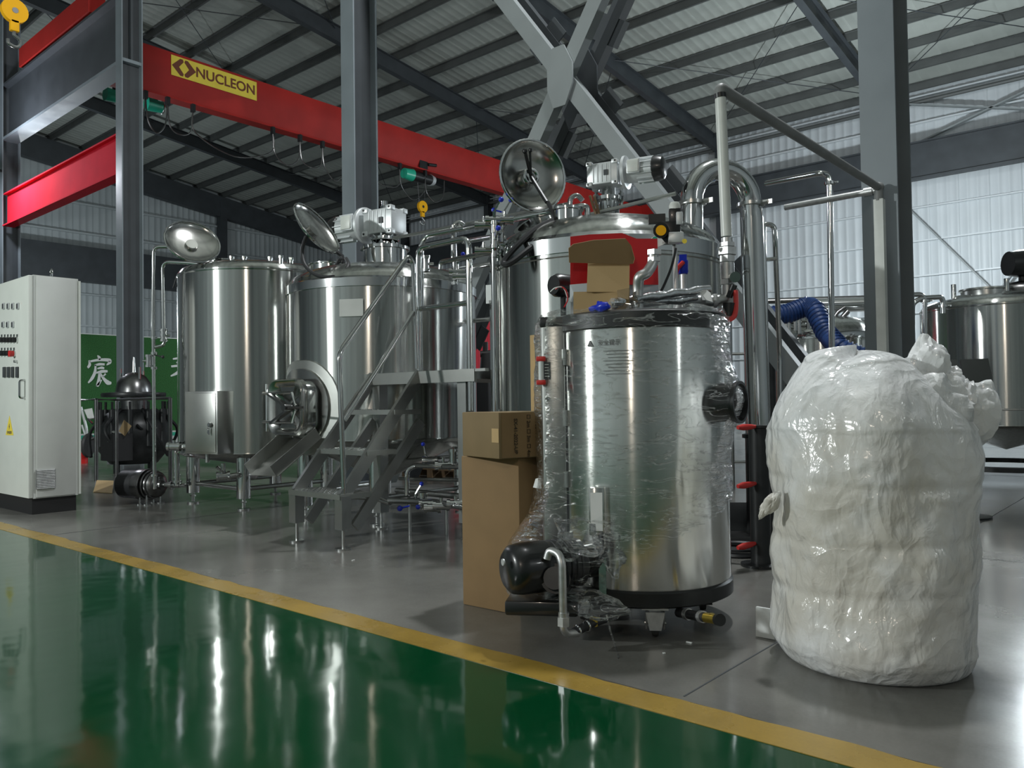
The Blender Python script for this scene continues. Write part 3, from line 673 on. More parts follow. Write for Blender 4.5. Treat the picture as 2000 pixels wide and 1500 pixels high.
# manway: oval reinforcing plate, neck, square door with clamps
mc = Vector((T2.x - .05, T2.y - R2, .98))
X = Vector((1, 0, 0)); Yn = Vector((0, -1, 0))
def rrect(w, h, r, n=6):
    pts = []
    for cx, cy, a0 in ((w / 2 - r, h / 2 - r, 0), (-w / 2 + r, h / 2 - r, 90), (-w / 2 + r, -h / 2 + r, 180), (w / 2 - r, -h / 2 + r, 270)):
        for i in range(n + 1): a = rad(a0 + 90 * i / n); pts.append((cx + r * math.cos(a), cy + r * math.sin(a)))
    return pts
def curved_plate(c, w, h, r, off, thk, name, mat):   # a plate that follows the shell
    g = G(); P = rrect(w, h, r, 8); vs = []; n = len(P)
    for k2 in (1, .66, .33):
        for p in P:
            a = -pi / 2 + (p[0] * k2 + (c.x - T2.x)) / R2; vs.append(Vector((T2.x + (R2 + off) * math.cos(a), T2.y + (R2 + off) * math.sin(a), c.z + p[1] * k2)))
    fs = [(j * n + i, j * n + (i + 1) % n, (j + 1) * n + (i + 1) % n, (j + 1) * n + i) for j in range(2) for i in range(n)]
    for p in P:
        a = -pi / 2 + (p[0] * 1.03 + (c.x - T2.x)) / R2; vs.append(Vector((T2.x + (R2 - .01) * math.cos(a), T2.y + (R2 - .01) * math.sin(a), c.z + p[1] * 1.03)))
    fs += [(3 * n + i, 3 * n + (i + 1) % n, (i + 1) % n, i) for i in range(n)]
    g.add(vs, fs, True); return part(t, name, g, mat)
curved_plate(mc, .86, .78, .36, .012, .01, 'manway_plate', 'steel_sheet')
curved_plate(mc, .68, .64, .3, .03, .01, 'manway_collar', 'steel_lid')
P = rrect(.46, .44, .1)
ng = G(); n = len(P); rows = []
for dd, s in ((-.12, 1), (.09, 1), (.1, .98), (.1, .9), (.0, .9)): rows += [mc + X * p[0] * s + UP * p[1] * s + Yn * dd for p in P]
ng.add(rows, [(j * n + i, j * n + (i + 1) % n, (j + 1) * n + (i + 1) % n, (j + 1) * n + i) for j in range(4) for i in range(n)], True)
mw = part(t, 'manway_neck', ng, 'steel_pipe')
P2 = rrect(.5, .47, .11); dg = G(); rows = []
for dd, s in ((.105, 1), (.145, 1), (.16, .95), (.15, .8), (.13, .72), (.13, .02)): rows += [mc + X * p[0] * s + UP * p[1] * s + Yn * dd for p in P2]
dg.add(rows, [(j * n + i, j * n + (i + 1) % n, (j + 1) * n + (i + 1) % n, (j + 1) * n + i) for j in range(5) for i in range(n)], True)
dr = part(mw, 'manway_door', dg, 'steel_lid')
for s in (-1, 1): part(dr, 'hinge_arm', G().cyl(mc + UP * .12 * s + X * -.3 + Yn * .17, mc + UP * .12 * s + X * .12 + Yn * .17, .012, n=8).cyl(mc + UP * .12 * s + X * .12 + Yn * .17, mc + UP * .02 * s + X * .2 + Yn * .19, .012, n=8), 'steel_pipe')
part(dr, 'hinge_pin', G().cyl(mc - X * .29 + Yn * .14 - UP * .2, mc - X * .29 + Yn * .14 + UP * .2, .012, n=8), 'steel_pipe')
part(dr, 'clamp_bar', G().bar(mc - X * .16 + UP * .11 + Yn * .19, mc + X * .16 - UP * .02 + Yn * .19, .02, .05, up=Yn).bar(mc - X * .14 - UP * .13 + Yn * .19, mc + X * .16 + UP * .0 + Yn * .19, .02, .05, up=Yn), 'dark_steel')
part(dr, 'hand_wheel', G().cyl(mc + X * .15 + Yn * .15, mc + X * .15 + Yn * .27, .03, n=12).cyl(mc + X * .1 + Yn * .25, mc + X * .36 + Yn * .23, .01, n=6), 'dark_steel')
# spent grain chute below the manway
ca = mc + Yn * .02 - UP * .25 + X * .1; cb_ = mc + Yn * .44 - UP * .53 + X * .13
g = G(); w2 = .2; d = (cb_ - ca)
up = d.cross(X).normalized()
if up.z < 0: up = -up
for s in (-1, 1): g.add([ca + X * w2 * s, cb_ + X * w2 * s * .9, cb_ + X * w2 * s * .9 + up * .1, ca + X * w2 * s + up * .1, ca + X * (w2 + .006) * s, cb_ + X * (w2 + .006) * s * .9, cb_ + X * (w2 + .006) * s * .9 + up * .1, ca + X * (w2 + .006) * s + up * .1], [(0, 1, 2, 3), (7, 6, 5, 4), (0, 4, 5, 1), (1, 5, 6, 2), (2, 6, 7, 3), (3, 7, 4, 0)])
g.bar(ca, cb_, w2 * 2, .006, up=up)
solo('grain_chute', g, 'steel_sheet', 'bare metal chute sloping down from the manway', 'chute', cb_)
# top neck, gearbox and motor
nx = Z(738, 520, 2.2); nx = T2 + Vector((.02, .02, 0))
tz = 2.24
part(t, 'top_neck', G().lathe((nx.x, nx.y, 0), [(.2, tz - .06), (.2, tz + .16), (.225, tz + .165), (.225, tz + .19), (.001, tz + .19)], 48), 'steel_pipe')
def gear_drive(t, c, axd, L1, mot_len, s, mdir):
    c = Vector(c); axd = Vector(axd).normalized(); sd = Vector((-axd.y, axd.x, 0)); M = Matrix((axd, sd, UP)).transposed()
    gb = part(t, 'gearbox', G().box(c, (.36 * s, .24 * s, .24 * s), M, bev=.012 * s), 'aluminium')
    for sx in (-1, 1):
        for sz in (-1, 1):
            for sy in (-1, 1): part(gb, 'lug', G().box(c + axd * sx * .15 * s + UP * sz * .115 * s + sd * sy * .1 * s, (.07 * s, .07 * s, .05 * s), M, bev=.006), 'aluminium'); part(gb, 'bolt_hole', G().cyl(c + axd * sx * .16 * s + UP * sz * .118 * s + sd * sy * .136 * s, c + axd * sx * .16 * s + UP * sz * .118 * s + sd * sy * .139 * s, .011 * s, n=10), 'black_matt')
    for sy in (-1, 1):
        for i in range(5): part(gb, 'rib', G().box(c + axd * (-.1 + .05 * i) * s + sd * sy * .122 * s, (.008 * s, .01 * s, .2 * s), M), 'aluminium')
        part(gb, 'rating_plate', G().box(c + sd * sy * .13 * s + axd * .05 * s, (.05 * s, .006, .06 * s), M), 'meter_dark')
    f = c + axd * .2 * s * mdir; A = axd * mdir
    part(t, 'flange', G().lathe(f, [(.06 * s, 0), (.17 * s, .02 * s), (.185 * s, .03 * s), (.185 * s, .06 * s), (.15 * s, .065 * s), (.12 * s, .08 * s)], 36, A), 'aluminium')
    m0 = f + A * .07 * s; m1 = m0 + A * .3 * s
    mo = part(t, 'motor', G().cyl(m0, m1, .125 * s, n=28), 'aluminium')
    for i in range(14):
        an = 2 * pi * i / 14; v = sd * math.cos(an) + UP * math.sin(an)
        part(mo, 'cooling_fin', G().bar(m0 + A * .12 * s + v * .13 * s, m1 + v * .13 * s, .006 * s, .03 * s, up=v), 'aluminium')
    part(mo, 'terminal_box', G().box(m0 + A * .1 * s - sd * .13 * s * 1 + UP * .02 * s, (.15 * s, .06 * s, .16 * s), M, bev=.012 * s), 'aluminium')
    part(mo, 'terminal_cover', G().box(m0 + A * .1 * s - sd * .165 * s + UP * .02 * s, (.125 * s, .015 * s, .135 * s), M, bev=.006 * s), 'cabinet_paint')
    part(mo, 'fan_cowl', G().lathe(m1, [(.001, .12 * s), (.09 * s, .12 * s), (.125 * s, .1 * s), (.14 * s, .05 * s), (.14 * s, 0), (.13 * s, -.01 * s)][::-1], 28, A), 'black_paint', 'black fan cowl')
    return gb
gc = Vector((nx.x, nx.y, tz + .42))
sf = (Vector((CR.x, CR.y, 0)) * .86 + Vector((-CF.x, -CF.y, 0)) * .5).normalized()
part(t, 'shaft_seal', G().cyl((nx.x, nx.y, tz + .19), (nx.x, nx.y, tz + .3), .07, n=20).lathe((nx.x, nx.y, 0), [(.12, tz + .25), (.13, tz + .26), (.13, tz + .28), (.001, tz + .28)], 28), 'steel_pipe')
for i in range(6): a = i * pi / 3; part(t, 'stud', G().cyl((nx.x + .1 * math.cos(a), nx.y + .1 * math.sin(a), tz + .19), (nx.x + .1 * math.cos(a), nx.y + .1 * math.sin(a), tz + .31), .012, n=8).cyl((nx.x + .1 * math.cos(a), nx.y + .1 * math.sin(a), tz + .21), (nx.x + .1 * math.cos(a), nx.y + .1 * math.sin(a), tz + .235), .022, n=6), 'steel_pipe')
gear_drive(t, gc, sf, .36, .3, .92, -1)
part(t, 'breather', G().cyl(gc + UP * .1, gc + UP * .2, .03, n=12).cyl(gc + UP * .13, gc + UP * .155, .04, n=6), 'steel_pipe')
# open manhole lid
c = D(619, 446, 6.85); L = lid(t, c, (CR * .78 + UP * .66) * .93 + toward(c) * .3, .26)
hn = Vector((T2.x - .42, T2.y - .25, 0)); hz_ = dome_z(T2.x, T2.y, R2, 2.02, .22, hn.x, hn.y)
part(t, 'manhole_neck', G().lathe((hn.x, hn.y, 0), [(.2, hz_ - .1), (.2, hz_ + .06), (.215, hz_ + .065), (.215, hz_ + .075), (.19, hz_ + .075), (.19, hz_ - .1)], 40), 'steel_pipe')
part(t, 'lid_hinge', G().tube([D(658, 492, 6.85), D(668, 500, 6.85), D(672, 520, 6.85)], .018, n=8).cyl(D(655, 520, 6.8), D(662, 506, 6.8), .012, n=8).cyl(D(662, 506, 6.8), D(676, 506, 6.8), .012, n=8), 'black_rubber')
part(t, 'gasket_hose', G().spline([D(598, 462, 6.7), D(590, 490, 6.65), D(597, 520, 6.6), D(625, 540, 6.55), D(660, 538, 6.55), D(680, 520, 6.6), D(676, 505, 6.7)], .016, n=8), 'black_rubber', 'black rubber gasket hanging in a loop')
part(t, 'vent_tube', G().tube([D(655, 524, 6.9), D(660, 512, 6.9), D(676, 510, 6.9)], .012, n=8, bend=.05), 'steel_pipe')

# ------------------------------------------------------------------ big kettle behind the boiler
T3 = Vector((-3.21, 4.75, 0)); R3 = .815
t = thing('brew_kettle', 'large domed stainless kettle with a drive motor, behind the red carton', 'tank', T3)
shell(t, T3.x, T3.y, R3, .6, 2.0, .26, .2)
leg_set(t, T3.x, T3.y, .68, .62, [rad(-135), rad(-45), rad(45), rad(135)])
part(t, 'shoulder_band', G().lathe((T3.x, T3.y, 0), [(R3 - .01, 1.92), (R3 + .012, 1.925), (R3 + .014, 2.02), (R3 - .03, 2.06)], 96), 'steel_pipe')
part(t, 'shell_seam', G().lathe((T3.x, T3.y, 0), [(R3, 1.895), (R3 + .004, 1.9), (R3, 1.905)], 96), 'steel_satin')
dz3 = lambda x, y: dome_z(T3.x, T3.y, R3, 2.0, .26, x, y)
# agitator neck and drive
nc = T3 + Vector((.02, .02, 0)); nz = 2.28
part(t, 'agitator_neck', G().lathe((nc.x, nc.y, 0), [(.10, nz - .05), (.095, nz), (.075, nz + .03), (.075, nz + .14), (.11, nz + .145), (.11, nz + .17), (.001, nz + .17)], 36), 'steel_pipe')
g = G().cyl((nc.x, nc.y, nz + .17), (nc.x, nc.y, nz + .28), .05, n=18)
part(t, 'shaft_seal', g, 'steel_satin')
for i in range(4): a = i * pi / 2 + .5; part(t, 'stud', G().cyl((nc.x + .09 * math.cos(a), nc.y + .09 * math.sin(a), nz + .1), (nc.x + .09 * math.cos(a), nc.y + .09 * math.sin(a), nz + .27), .012, n=8).cyl((nc.x + .09 * math.cos(a), nc.y + .09 * math.sin(a), nz + .17), (nc.x + .09 * math.cos(a), nc.y + .09 * math.sin(a), nz + .2), .022, n=6), 'steel_pipe')
gc = D(1182, 343, 5.62); md = (D(1310, 322, 5.42) - gc); md.z = 0
gear_drive(t, gc, md, .36, .3, .62 * 1.0, 1)
# manhole neck with open lid, gasket hanging
c = D(1041, 343, 5.45); nr = toward(c) * .72 + CR * .34 + UP * .2 
L = lid(t, c, nr, .245, deep=.09)
nrn = Vector(nr).normalized(); cc = c - nrn * .03
part(L, 'spider', G().cyl(D(1025, 295, 5.38), cc, .012, n=8).cyl(D(1035, 293, 5.38), cc, .008, n=8).cyl(cc, D(1068, 395, 5.35), .014, n=8).ball(D(1025, 295, 5.38), .018, n=8).ball(D(1036, 293, 5.38), .016, n=8), 'dark_iron')
part(L, 'hub', G().ring(cc, nr, .05, .012, n=20), 'steel_pipe')
hn = D(1058, 440, 5.45); dirn = (UP * .8 + toward(hn) * .35 - CR * .35).normalized()
part(t, 'manhole_neck', G().lathe(hn, [(.17, -.1), (.17, .02), (.19, .025), (.19, .04), (.16, .04), (.16, -.1)], 40, dirn), 'steel_pipe')
part(t, 'gasket_hose', G().spline([D(1090, 428, 5.3), D(1050, 445, 5.2), D(1015, 475, 5.12), D(988, 505, 5.08), D(985, 516, 5.06), D(1000, 512, 5.04), D(1040, 482, 5.1), D(1085, 455, 5.2), D(1096, 438, 5.3)], .02, n=8, closed=True), 'black_rubber', 'black rubber gasket hanging over the rim')
part(t, 'hinge_cable', G().spline([D(1070, 395, 5.35), D(1080, 415, 5.32), D(1085, 432, 5.3)], .014, n=6), 'black_rubber')
q = D(1108, 440, 5.35); part(t, 'side_neck', G().lathe((q.x, q.y, 0), [(.1, q.z - .12), (.1, q.z + .09), (.112, q.z + .095), (.112, q.z + .11), (.001, q.z + .11)], 32), 'steel_pipe')
part(t, 'spring_posts', G().cyl(D(1152, 382, 5.55), D(1164, 418, 5.55), .01, n=6).cyl(D(1160, 382, 5.55), D(1170, 418, 5.55), .01, n=6), 'wood')
part(t, 'level_bracket', G().box(D(957, 575, 5.6), (.05, .03, .13), Matrix.Rotation(rad(20), 3, 'Z')).bar(D(957, 590, 5.6), D(970, 588, 5.55), .03, .02), 'steel_satin')
for px in (968,): part(t, 'sight_pipe', G().cyl(D(966, 500, 5.45), D(968, 800, 5.45), .014, n=8), 'steel_pipe')
# vapour pipe: rises from the dome, turns over and runs down
dv = 5.45
A0 = D(1351, 470, dv); A1 = D(1351, 392, dv); B1 = D(1466, 400, dv + .15)
R = (B1 - A1).length / 2; mid = (A1 + B1) / 2; ex = (B1 - A1).normalized()
arc = [mid - ex * R * math.cos(pi * i / 16) + UP * R * .98 * math.sin(pi * i / 16) for i in range(17)]
tv = thing('vapour_pipe', 'thick polished stack pipe arching over and down behind the boiler', 'pipe', D(1478, 1040, dv + .15))
part(tv, 'arch', G().tube([A0] + arc + [D(1468, 430, dv + .15)], .076, n=24), 'steel_pipe')
part(tv, 'riser', G().cyl(D(1468, 425, dv + .15), D(1482, 850, dv + .15), .079, n=24), 'steel_pipe')
g = G(); g.clamp(A1 - UP * .02, UP, .062); part(tv, 'clamp', g, 'steel_satin'); g = G(); g.clamp(B1, UP, .062); part(tv, 'clamp', g, 'steel_satin')
part(tv, 'base_drum', G().lathe(Vector((D(1484, 850, dv + .15).x, D(1484, 850, dv + .15).y, 0)), [(.001, .0), (.1, 0), (.1, .72), (.12, .725), (.12, .75), (.07, .76)], 28), 'dark_iron')
ts = thing('bypass_pipe', 'thin stainless loop pipe clipped to the right of the thick stack pipe', 'pipe', D(1523, 1010, 6.1))
part(ts, 'pipe', G().tube([D(1491, 452, 5.9), D(1492, 437, 5.9), D(1512, 440, 5.9), D(1514, 470, 5.9), D(1523, 690, 6.1), D(1526, 1010, 6.1), Vector((D(1526, 1010, 6.1).x, D(1526, 1010, 6.1).y, 0))], .019, n=10, bend=.08), 'steel_pipe')
part(ts, 'pipe', G().cyl(D(1491, 452, 5.9), D(1502, 900, 5.9), .019, n=10), 'steel_pipe')
part(ts, 'bridge', G().cyl(D(1494, 507, 5.9), D(1516, 505, 5.9), .014, n=8), 'steel_pipe')
th = thing('tall_pipe', 'tall bright pipe with an elbow at its top, between stack pipe and column', 'pipe', D(1628, 960, 7.2))
part(th, 'pipe', G().tube([D(1497, 358, 8.0), D(1602, 338, 7.2), D(1619, 342, 7.2), D(1621, 375, 7.2), D(1629, 1000, 7.2)], .027, n=12, bend=.09), 'steel_pipe')
g = G(); g.clamp(D(1621, 358, 7.2), UP, .03); part(th, 'clamp', g, 'steel_pipe')

# ------------------------------------------------------------------ pipe manifold between the tanks
t = thing('pipe_manifold', 'tangle of stainless pipes and blue knobbed valves between the tanks', 'pipework', Z(965, 930, 0))
zt = 2.35
def zt_pts(*q): return [Z(a, b, c) for a, b, c in q]
part(t, 'pipe', G().tube([D(822, 600, 6.3), D(823, 474, 6.3), D(835, 460, 6.3), D(1137, 402, 5.35), D(1147, 404, 5.35), D(1148, 436, 5.35)], .02, n=10, bend=.1), 'steel_pipe')
part(t, 'pipe', G().tube([D(770, 465, 6.9), D(884, 443, 6.4), D(1112, 398, 5.5)], .014, n=8), 'steel_satin')
part(t, 'pipe', G().tube([D(1113, 400, 5.5), D(1114, 386, 5.5), D(1128, 380, 5.5), D(1138, 392, 5.5)], .018, n=10, bend=.05), 'steel_pipe')
part(t, 'pipe', G().tube([D(1148, 420, 5.6), D(1320, 378, 5.3)], .014, n=8), 'steel_satin')
part(t, 'pipe', G().tube([D(885, 510, 6.2), D(886, 440, 6.2), D(897, 433, 6.2), D(906, 440, 6.2)], .02, n=10, bend=.06), 'steel_pipe')
part(t, 'pipe', G().tube([D(886, 440, 6.2), D(889, 556, 6.2)], .02, n=10), 'steel_pipe')
part(t, 'pipe', G().tube([D(860, 526, 6.0), D(861, 512, 6.0), D(985, 488, 5.4)], .018, n=10, bend=.1), 'steel_pipe')
part(t, 'pipe', G().tube([D(905, 472, 6.1), D(965, 462, 5.5)], .018, n=10), 'steel_pipe')
part(t, 'pipe', G().tube([D(900, 448, 6.1), D(985, 428, 5.5)], .018, n=10), 'steel_pipe')
part(t, 'riser', G().tube([D(964, 436, 5.35), D(966, 660, 5.35), D(968, 930, 5.35)], .02, n=10), 'steel_pipe')
part(t, 'riser', G().tube([D(975, 440, 5.4), D(977, 505, 5.4)], .016, n=10), 'steel_pipe')
for px, py, dd, ax, hd, bl in ((945, 440, 5.5, CR, UP, 0), (985, 430, 5.4, CR, UP, 1), (965, 450, 5.35, UP, CR, 0), (966, 467, 5.3, UP, CR * .2 - CF, 1), (945, 490, 5.5, CR, UP, 0), (986, 478, 5.4, CR, UP, 0), (966, 485, 5.35, UP, -CR, 0), (988, 488, 5.4, UP, CR, 0), (966, 430, 5.35, CR, -CF * .5 + UP, 1), (978, 456, 5.4, UP, -CF, 0), (893, 531, 6.2, CR, UP, 1), (832, 515, 6.25, UP, CR, 0), (978, 500, 5.4, UP, CR, 0), (900, 540, 6.15, CR, -CR, 0)):
    valve(t, D(px, py, dd), ax, hd, .02, ball=bool(bl))
part(t, 'knob', G().ball(D(964, 410, 5.4), .016, n=8).cyl(D(964, 410, 5.4), D(980, 414, 5.4), .006, n=6), 'blue_plastic', 'blue ball knob')
# low level pipes under the platform
t = thing('floor_pipework', 'low stainless pipes with blue knobbed valves under the platform', 'pipework', Z(840, 990, 0))
part(t, 'pipe', G().tube([D(795, 968, 6.25), D(795, 918, 6.25), D(812, 909, 6.25), D(905, 912, 5.8)], .02, n=10, bend=.07), 'steel_pipe')
part(t, 'pipe', G().tube([D(760, 978, 6.2), D(850, 980, 6.0), D(910, 992, 5.5)], .022, n=10), 'steel_pipe')
part(t, 'pipe', G().tube([D(775, 958, 6.6), D(905, 970, 6.0)], .024, n=10), 'steel_satin')
part(t, 'pipe', G().tube([D(780, 935, 6.8), D(905, 938, 6.2)], .014, n=8), 'steel_satin')
part(t, 'pipe', G().tube([D(700, 962, 6.5), D(762, 982, 6.2)], .022, n=10), 'steel_pipe')
part(t, 'pipe', G().tube([D(760, 902, 6.9), D(790, 899, 6.9), D(905, 890, 6.3)], .014, n=8), 'steel_satin')
for px, py, dd, ax, hd, bl in ((840, 899, 6.5, CR, -CR + UP, 1), (866, 909, 6.0, CR, UP, 0), (885, 893, 6.0, UP, CR, 0), (812, 980, 6.15, CR, UP, 1), (835, 985, 5.95, CR, -CF - CR, 1), (862, 988, 5.85, CR, UP, 0), (826, 978, 6.1, UP, CR, 0), (890, 985, 5.7, CR, UP, 0), (845, 992, 5.9, CR, -CR, 0)):
    valve(t, D(px, py, dd), ax, hd, .024, ball=bool(bl))
part(t, 'knob', G().ball(D(781, 993, 6.0), .022, n=8).cyl(D(781, 993, 6.0), D(800, 988, 6.0), .007, n=6), 'blue_plastic', 'blue ball knob')
for px in (800, 872): q = D(px, 985, 6.05); part(t, 'support', G().cyl((q.x, q.y, 0), (q.x, q.y, q.z), .012, n=8), 'steel_satin')

# ------------------------------------------------------------------ work platform with stairs
t = thing('work_platform', 'stainless work platform with stairs and tube handrails between the tanks', 'platform', Vector((-4.6, 4.1, 0)))
XA, XB = -5.05, -4.50; XE = -3.97; ZD = 1.24
def lvl_leg(x, y, top, wd=.085):
    L = part(t, 'leg', G().span((x - wd / 2, y - wd / 2, .13), (x + wd / 2, y + wd / 2, top)), 'steel_satin')
    part(L, 'foot', G().cyl((x, y, .01), (x, y, .14), .012, n=8).cyl((x, y, 0), (x, y, .012), .05, n=14), 'steel_satin')
for x, y in ((-5.02, 4.17), (-4.06, 4.17), (-4.62, 5.35), (-4.2, 5.35)): lvl_leg(x, y, ZD - .06)
dk = G().prism([(-5.12, 4.11), (-3.95, 4.11), (-4.05, 4.75), (-4.05, 5.45), (-4.72, 5.45), (-4.72, 4.75), (-5.0, 4.2), (-5.12, 4.2)], (0, 0, ZD - .07), (1, 0, 0), (0, 1, 0), (0, 0, .07))
part(t, 'deck', dk, 'steel_satin')
sr = G().span((-5.12, 4.095, ZD - .09), (-3.9, 4.12, ZD)); part(t, 'deck_edge', sr, 'steel_sheet')
part(t, 'deck_arm', G().span((-3.97, 4.10, ZD - .02), (-3.80, 4.14, ZD + .0)), 'steel_satin')
ys = lambda k_: 3.38 + .25 * k_; zs = lambda k_: .38 + .287 * k_
for X_ in (XA, XB):
    part(t, 'stringer', G().bar((X_, 3.40, .36), (X_, 4.13, ZD - .02), .03, .09, up=(0, -1, 1)), 'steel_satin')
    part(t, 'stringer', G().bar((X_, 3.50, .14), (X_, 4.13, .86), .03, .08, up=(0, -1, 1)), 'steel_satin')
    L = part(t, 'stair_leg', G().span((X_ - .04, 3.36, .14), (X_ + .04, 3.44, .37)), 'steel_satin'); part(L, 'foot', G().cyl((X_, 3.4, .01), (X_, 3.4, .15), .012, n=8).cyl((X_, 3.4, 0), (X_, 3.4, .012), .055, n=14), 'steel_satin')
for k_ in range(3):
    y, z = ys(k_), zs(k_)
    st = part(t, 'tread', G().span((XA - .03, y - .03, z - .035), (XB + .03, y + .23, z)), 'steel_sheet')
    g = G()
    for i in range(9):
        for j in range(4): g.ball((XA + .05 + i * .058, y + .01 + j * .055, z), .014, (1, 1, .45), n=6)
    part(st, 'anti_slip_studs', g, 'steel_pipe')['kind'] = 'stuff'
hr = .019
part(t, 'handrail', G().tube([(XB, 3.41, .38), PX(662, 690, XB), PX(797, 500, XB), PX(806, 510, XB), PX(812, 620, XB), PX(815, 720, XB)], hr, n=10, bend=.07), 'steel_pipe')
part(t, 'handrail', G().cyl(PX(672, 822, XB), PX(808, 610, XB), .017, n=10), 'steel_pipe')
a0, a1 = PY(817, 500, 4.15), PY(916, 470, 4.15)
part(t, 'guard_rail', G().tube([Vector((a0.x, 4.15, ZD)), Vector((a0.x, 4.15, 2.19)), Vector((-3.99, 4.15, 2.19)), Vector((-3.99, 4.15, ZD - .3))], .024, n=12, bend=.08), 'steel_pipe')
part(t, 'guard_rail', G().cyl((a0.x, 4.15, 1.72), (-3.99, 4.15, 1.72), .02, n=10), 'steel_pipe')
q0 = Z(862, 520, 2.17); q1 = Z(975, 500, 2.17)
yb_ = 5.1
xl_, xr_ = PY(864, 520, yb_).x, PY(972, 500, yb_).x
part(t, 'guard_rail', G().tube([Vector((xl_, yb_, ZD - .05)), Vector((xl_, yb_, 2.2)), Vector((xr_, yb_, 2.2)), Vector((xr_, yb_, 2.05))], .024, n=12, bend=.08), 'steel_pipe')
part(t, 'guard_rail', G().cyl((xl_, yb_, 1.72), (xr_, yb_, 1.72), .02, n=10), 'steel_pipe')
part(t, 'gate_post', G().span((-3.93, 4.3, .14), (-3.85, 4.38, 1.95)), 'steel_pipe')
# ================================================================== STEAM BOILER IN STRETCH FILM
B = Vector((-1.995, 3.21, 0)); RB = .40
bt = thing('steam_boiler', 'upright steel boiler on casters wrapped in clear stretch film', 'boiler', B)
toC = Vector((CAM.x - B.x, CAM.y - B.y, 0)).normalized(); ri = Vector((-toC.y, toC.x, 0))      # ri = to the right as seen from the front
def bp(u, v, z): return B + ri * u + toC * v + UP * z
MB_ = Matrix((ri, toC, UP)).transposed()
c0 = (B.x, B.y, 0)
part(bt, 'drum', G().lathe(c0, [(RB - .004, .2), (RB, .21), (RB, 1.30), (RB - .004, 1.31)], 96), 'steel_boiler')
part(bt, 'base_band', G().lathe(c0, [(.001, .13), (RB - .01, .13), (RB + .008, .14), (RB + .008, .195), (RB - .004, .205)], 72), 'dark_iron')
part(bt, 'top_band', G().lathe(c0, [(RB - .004, 1.305), (RB + .006, 1.312), (RB + .006, 1.375), (RB - .01, 1.385), (.001, 1.385)], 72), 'dark_iron')
for i in range(3): part(bt, 'base_frame', G().bar(bp(-.3, .15 - .15 * i, .115), bp(.3, .15 - .15 * i, .115), .05, .03), 'dark_iron')
def caster(p):
    k_ = part(bt, 'caster', G().box(p + UP * .128, (.11, .11, .008), MB_).cyl(p + UP * .112, p + UP * .128, .04, n=14), 'galvanized')
    for sd_ in (-1, 1): part(k_, 'fork', G().prism([(-.04, .115), (.04, .115), (.016, .035), (-.016, .035)], p + ri * (.034 * sd_), toC, UP, ri * .006 * sd_), 'galvanized')
    part(k_, 'fork_front', G().prism([(-.04, .115), (.04, .115), (.024, .04), (-.024, .04)], p + toC * .05, ri, UP, toC * .005), 'galvanized')
    part(k_, 'wheel', G().lathe(p + UP * .058 - ri * .018 - toC * .01, [(.001, 0), (.036, 0), (.055, .005), (.058, .018), (.055, .031), (.036, .036), (.001, .036)], 28, ri), 'wheel_grey')
    part(k_, 'axle', G().cyl(p + UP * .058 - ri * .045, p + UP * .058 + ri * .045, .008, n=8), 'steel_satin')
for u, v in ((.05, .33), (.28, -.12), (-.27, .1), (-.1, -.3)): caster(bp(u, v, 0))
# hinged inspection housing on the left with a gauge glass
hc = bp(-.372, .06, .755)
ho = part(bt, 'inspection_housing', G().box(hc, (.13, .34, 1.21), MB_, bev=.03), 'steel_sheet')
part(ho, 'housing_cap', G().box(hc + UP * .6, (.135, .345, .05), MB_, bev=.015), 'dark_iron')
part(ho, 'hinge_strip', G().box(bp(-.31, .235, .755), (.03, .02, 1.14), MB_), 'dark_iron')
for i in range(4): part(ho, 'hinge', G().cyl(bp(-.325, .25, .35 + .27 * i), bp(-.325, .25, .42 + .27 * i), .011, n=8), 'steel_satin')
gl = part(ho, 'gauge_glass', G().cyl(bp(-.43, .245, 1.08), bp(-.43, .245, 1.2), .012, n=10), 'glass_tube')
for z in (1.085, 1.19): part(gl, 'gauge_clamp', G().box(bp(-.43, .245, z), (.042, .03, .022), MB_, bev=.005), 'red_handle', 'red gauge fitting')
part(ho, 'gauge_scale', G().box(bp(-.405, .236, 1.138), (.03, .008, .075), MB_), 'meter_dark')
for i in range(5): part(gl, 'tick', G().box(bp(-.405, .242, 1.112 + i * .013), (.018, .003, .003), MB_), 'print_white')
# printed warning on the drum
lab = part(bt, 'warning_print', G().prism([(0, 0), (.028, 0), (.014, .026)], B + toC * 0, (1, 0, 0), UP, (0, .001, 0)), 'print_grey')
bpy.data.objects.remove(lab)
def on_drum(px, z, off=.003):
    u = (px - 1248) / 167 * RB; v = math.sqrt(max(.001, RB * RB - u * u)); return bp(u, v, z) + (ri * u + toC * v).normalized() * off, (toC * u * -1 + ri * v).normalized()
q, tx = on_drum(1163, 1.245, .003)
lab = part(bt, 'warning_triangle', G().prism([(-.016, -.012), (.016, -.012), (0, .016)], q, tx, UP, tx.cross(UP) * .001), 'print_grey')
q, tx = on_drum(1197, 1.245, .004); lettering('安全提示', .026, q, tx, UP, 'print_grey', bt, depth=.001)
for i in range(8):
    q, tx = on_drum(1213, 1.21 - i * .014, .002); part(bt, 'print_line', G().box(q, (.13 - .02 * (i % 3), .0012, .0016), Matrix((tx, tx.cross(UP), UP)).transposed()), 'print_grey')
# flue port on the right
fx = (ri * .88 + toC * .47).normalized(); q = B + fx * .415 + UP * .985
fp = part(bt, 'flue_port', G().lathe(q, [(.085, -.14), (.085, .06), (.092, .06), (.092, .075), (.08, .075), (.08, .02), (.001, .02)], 32, fx), 'black_paint')
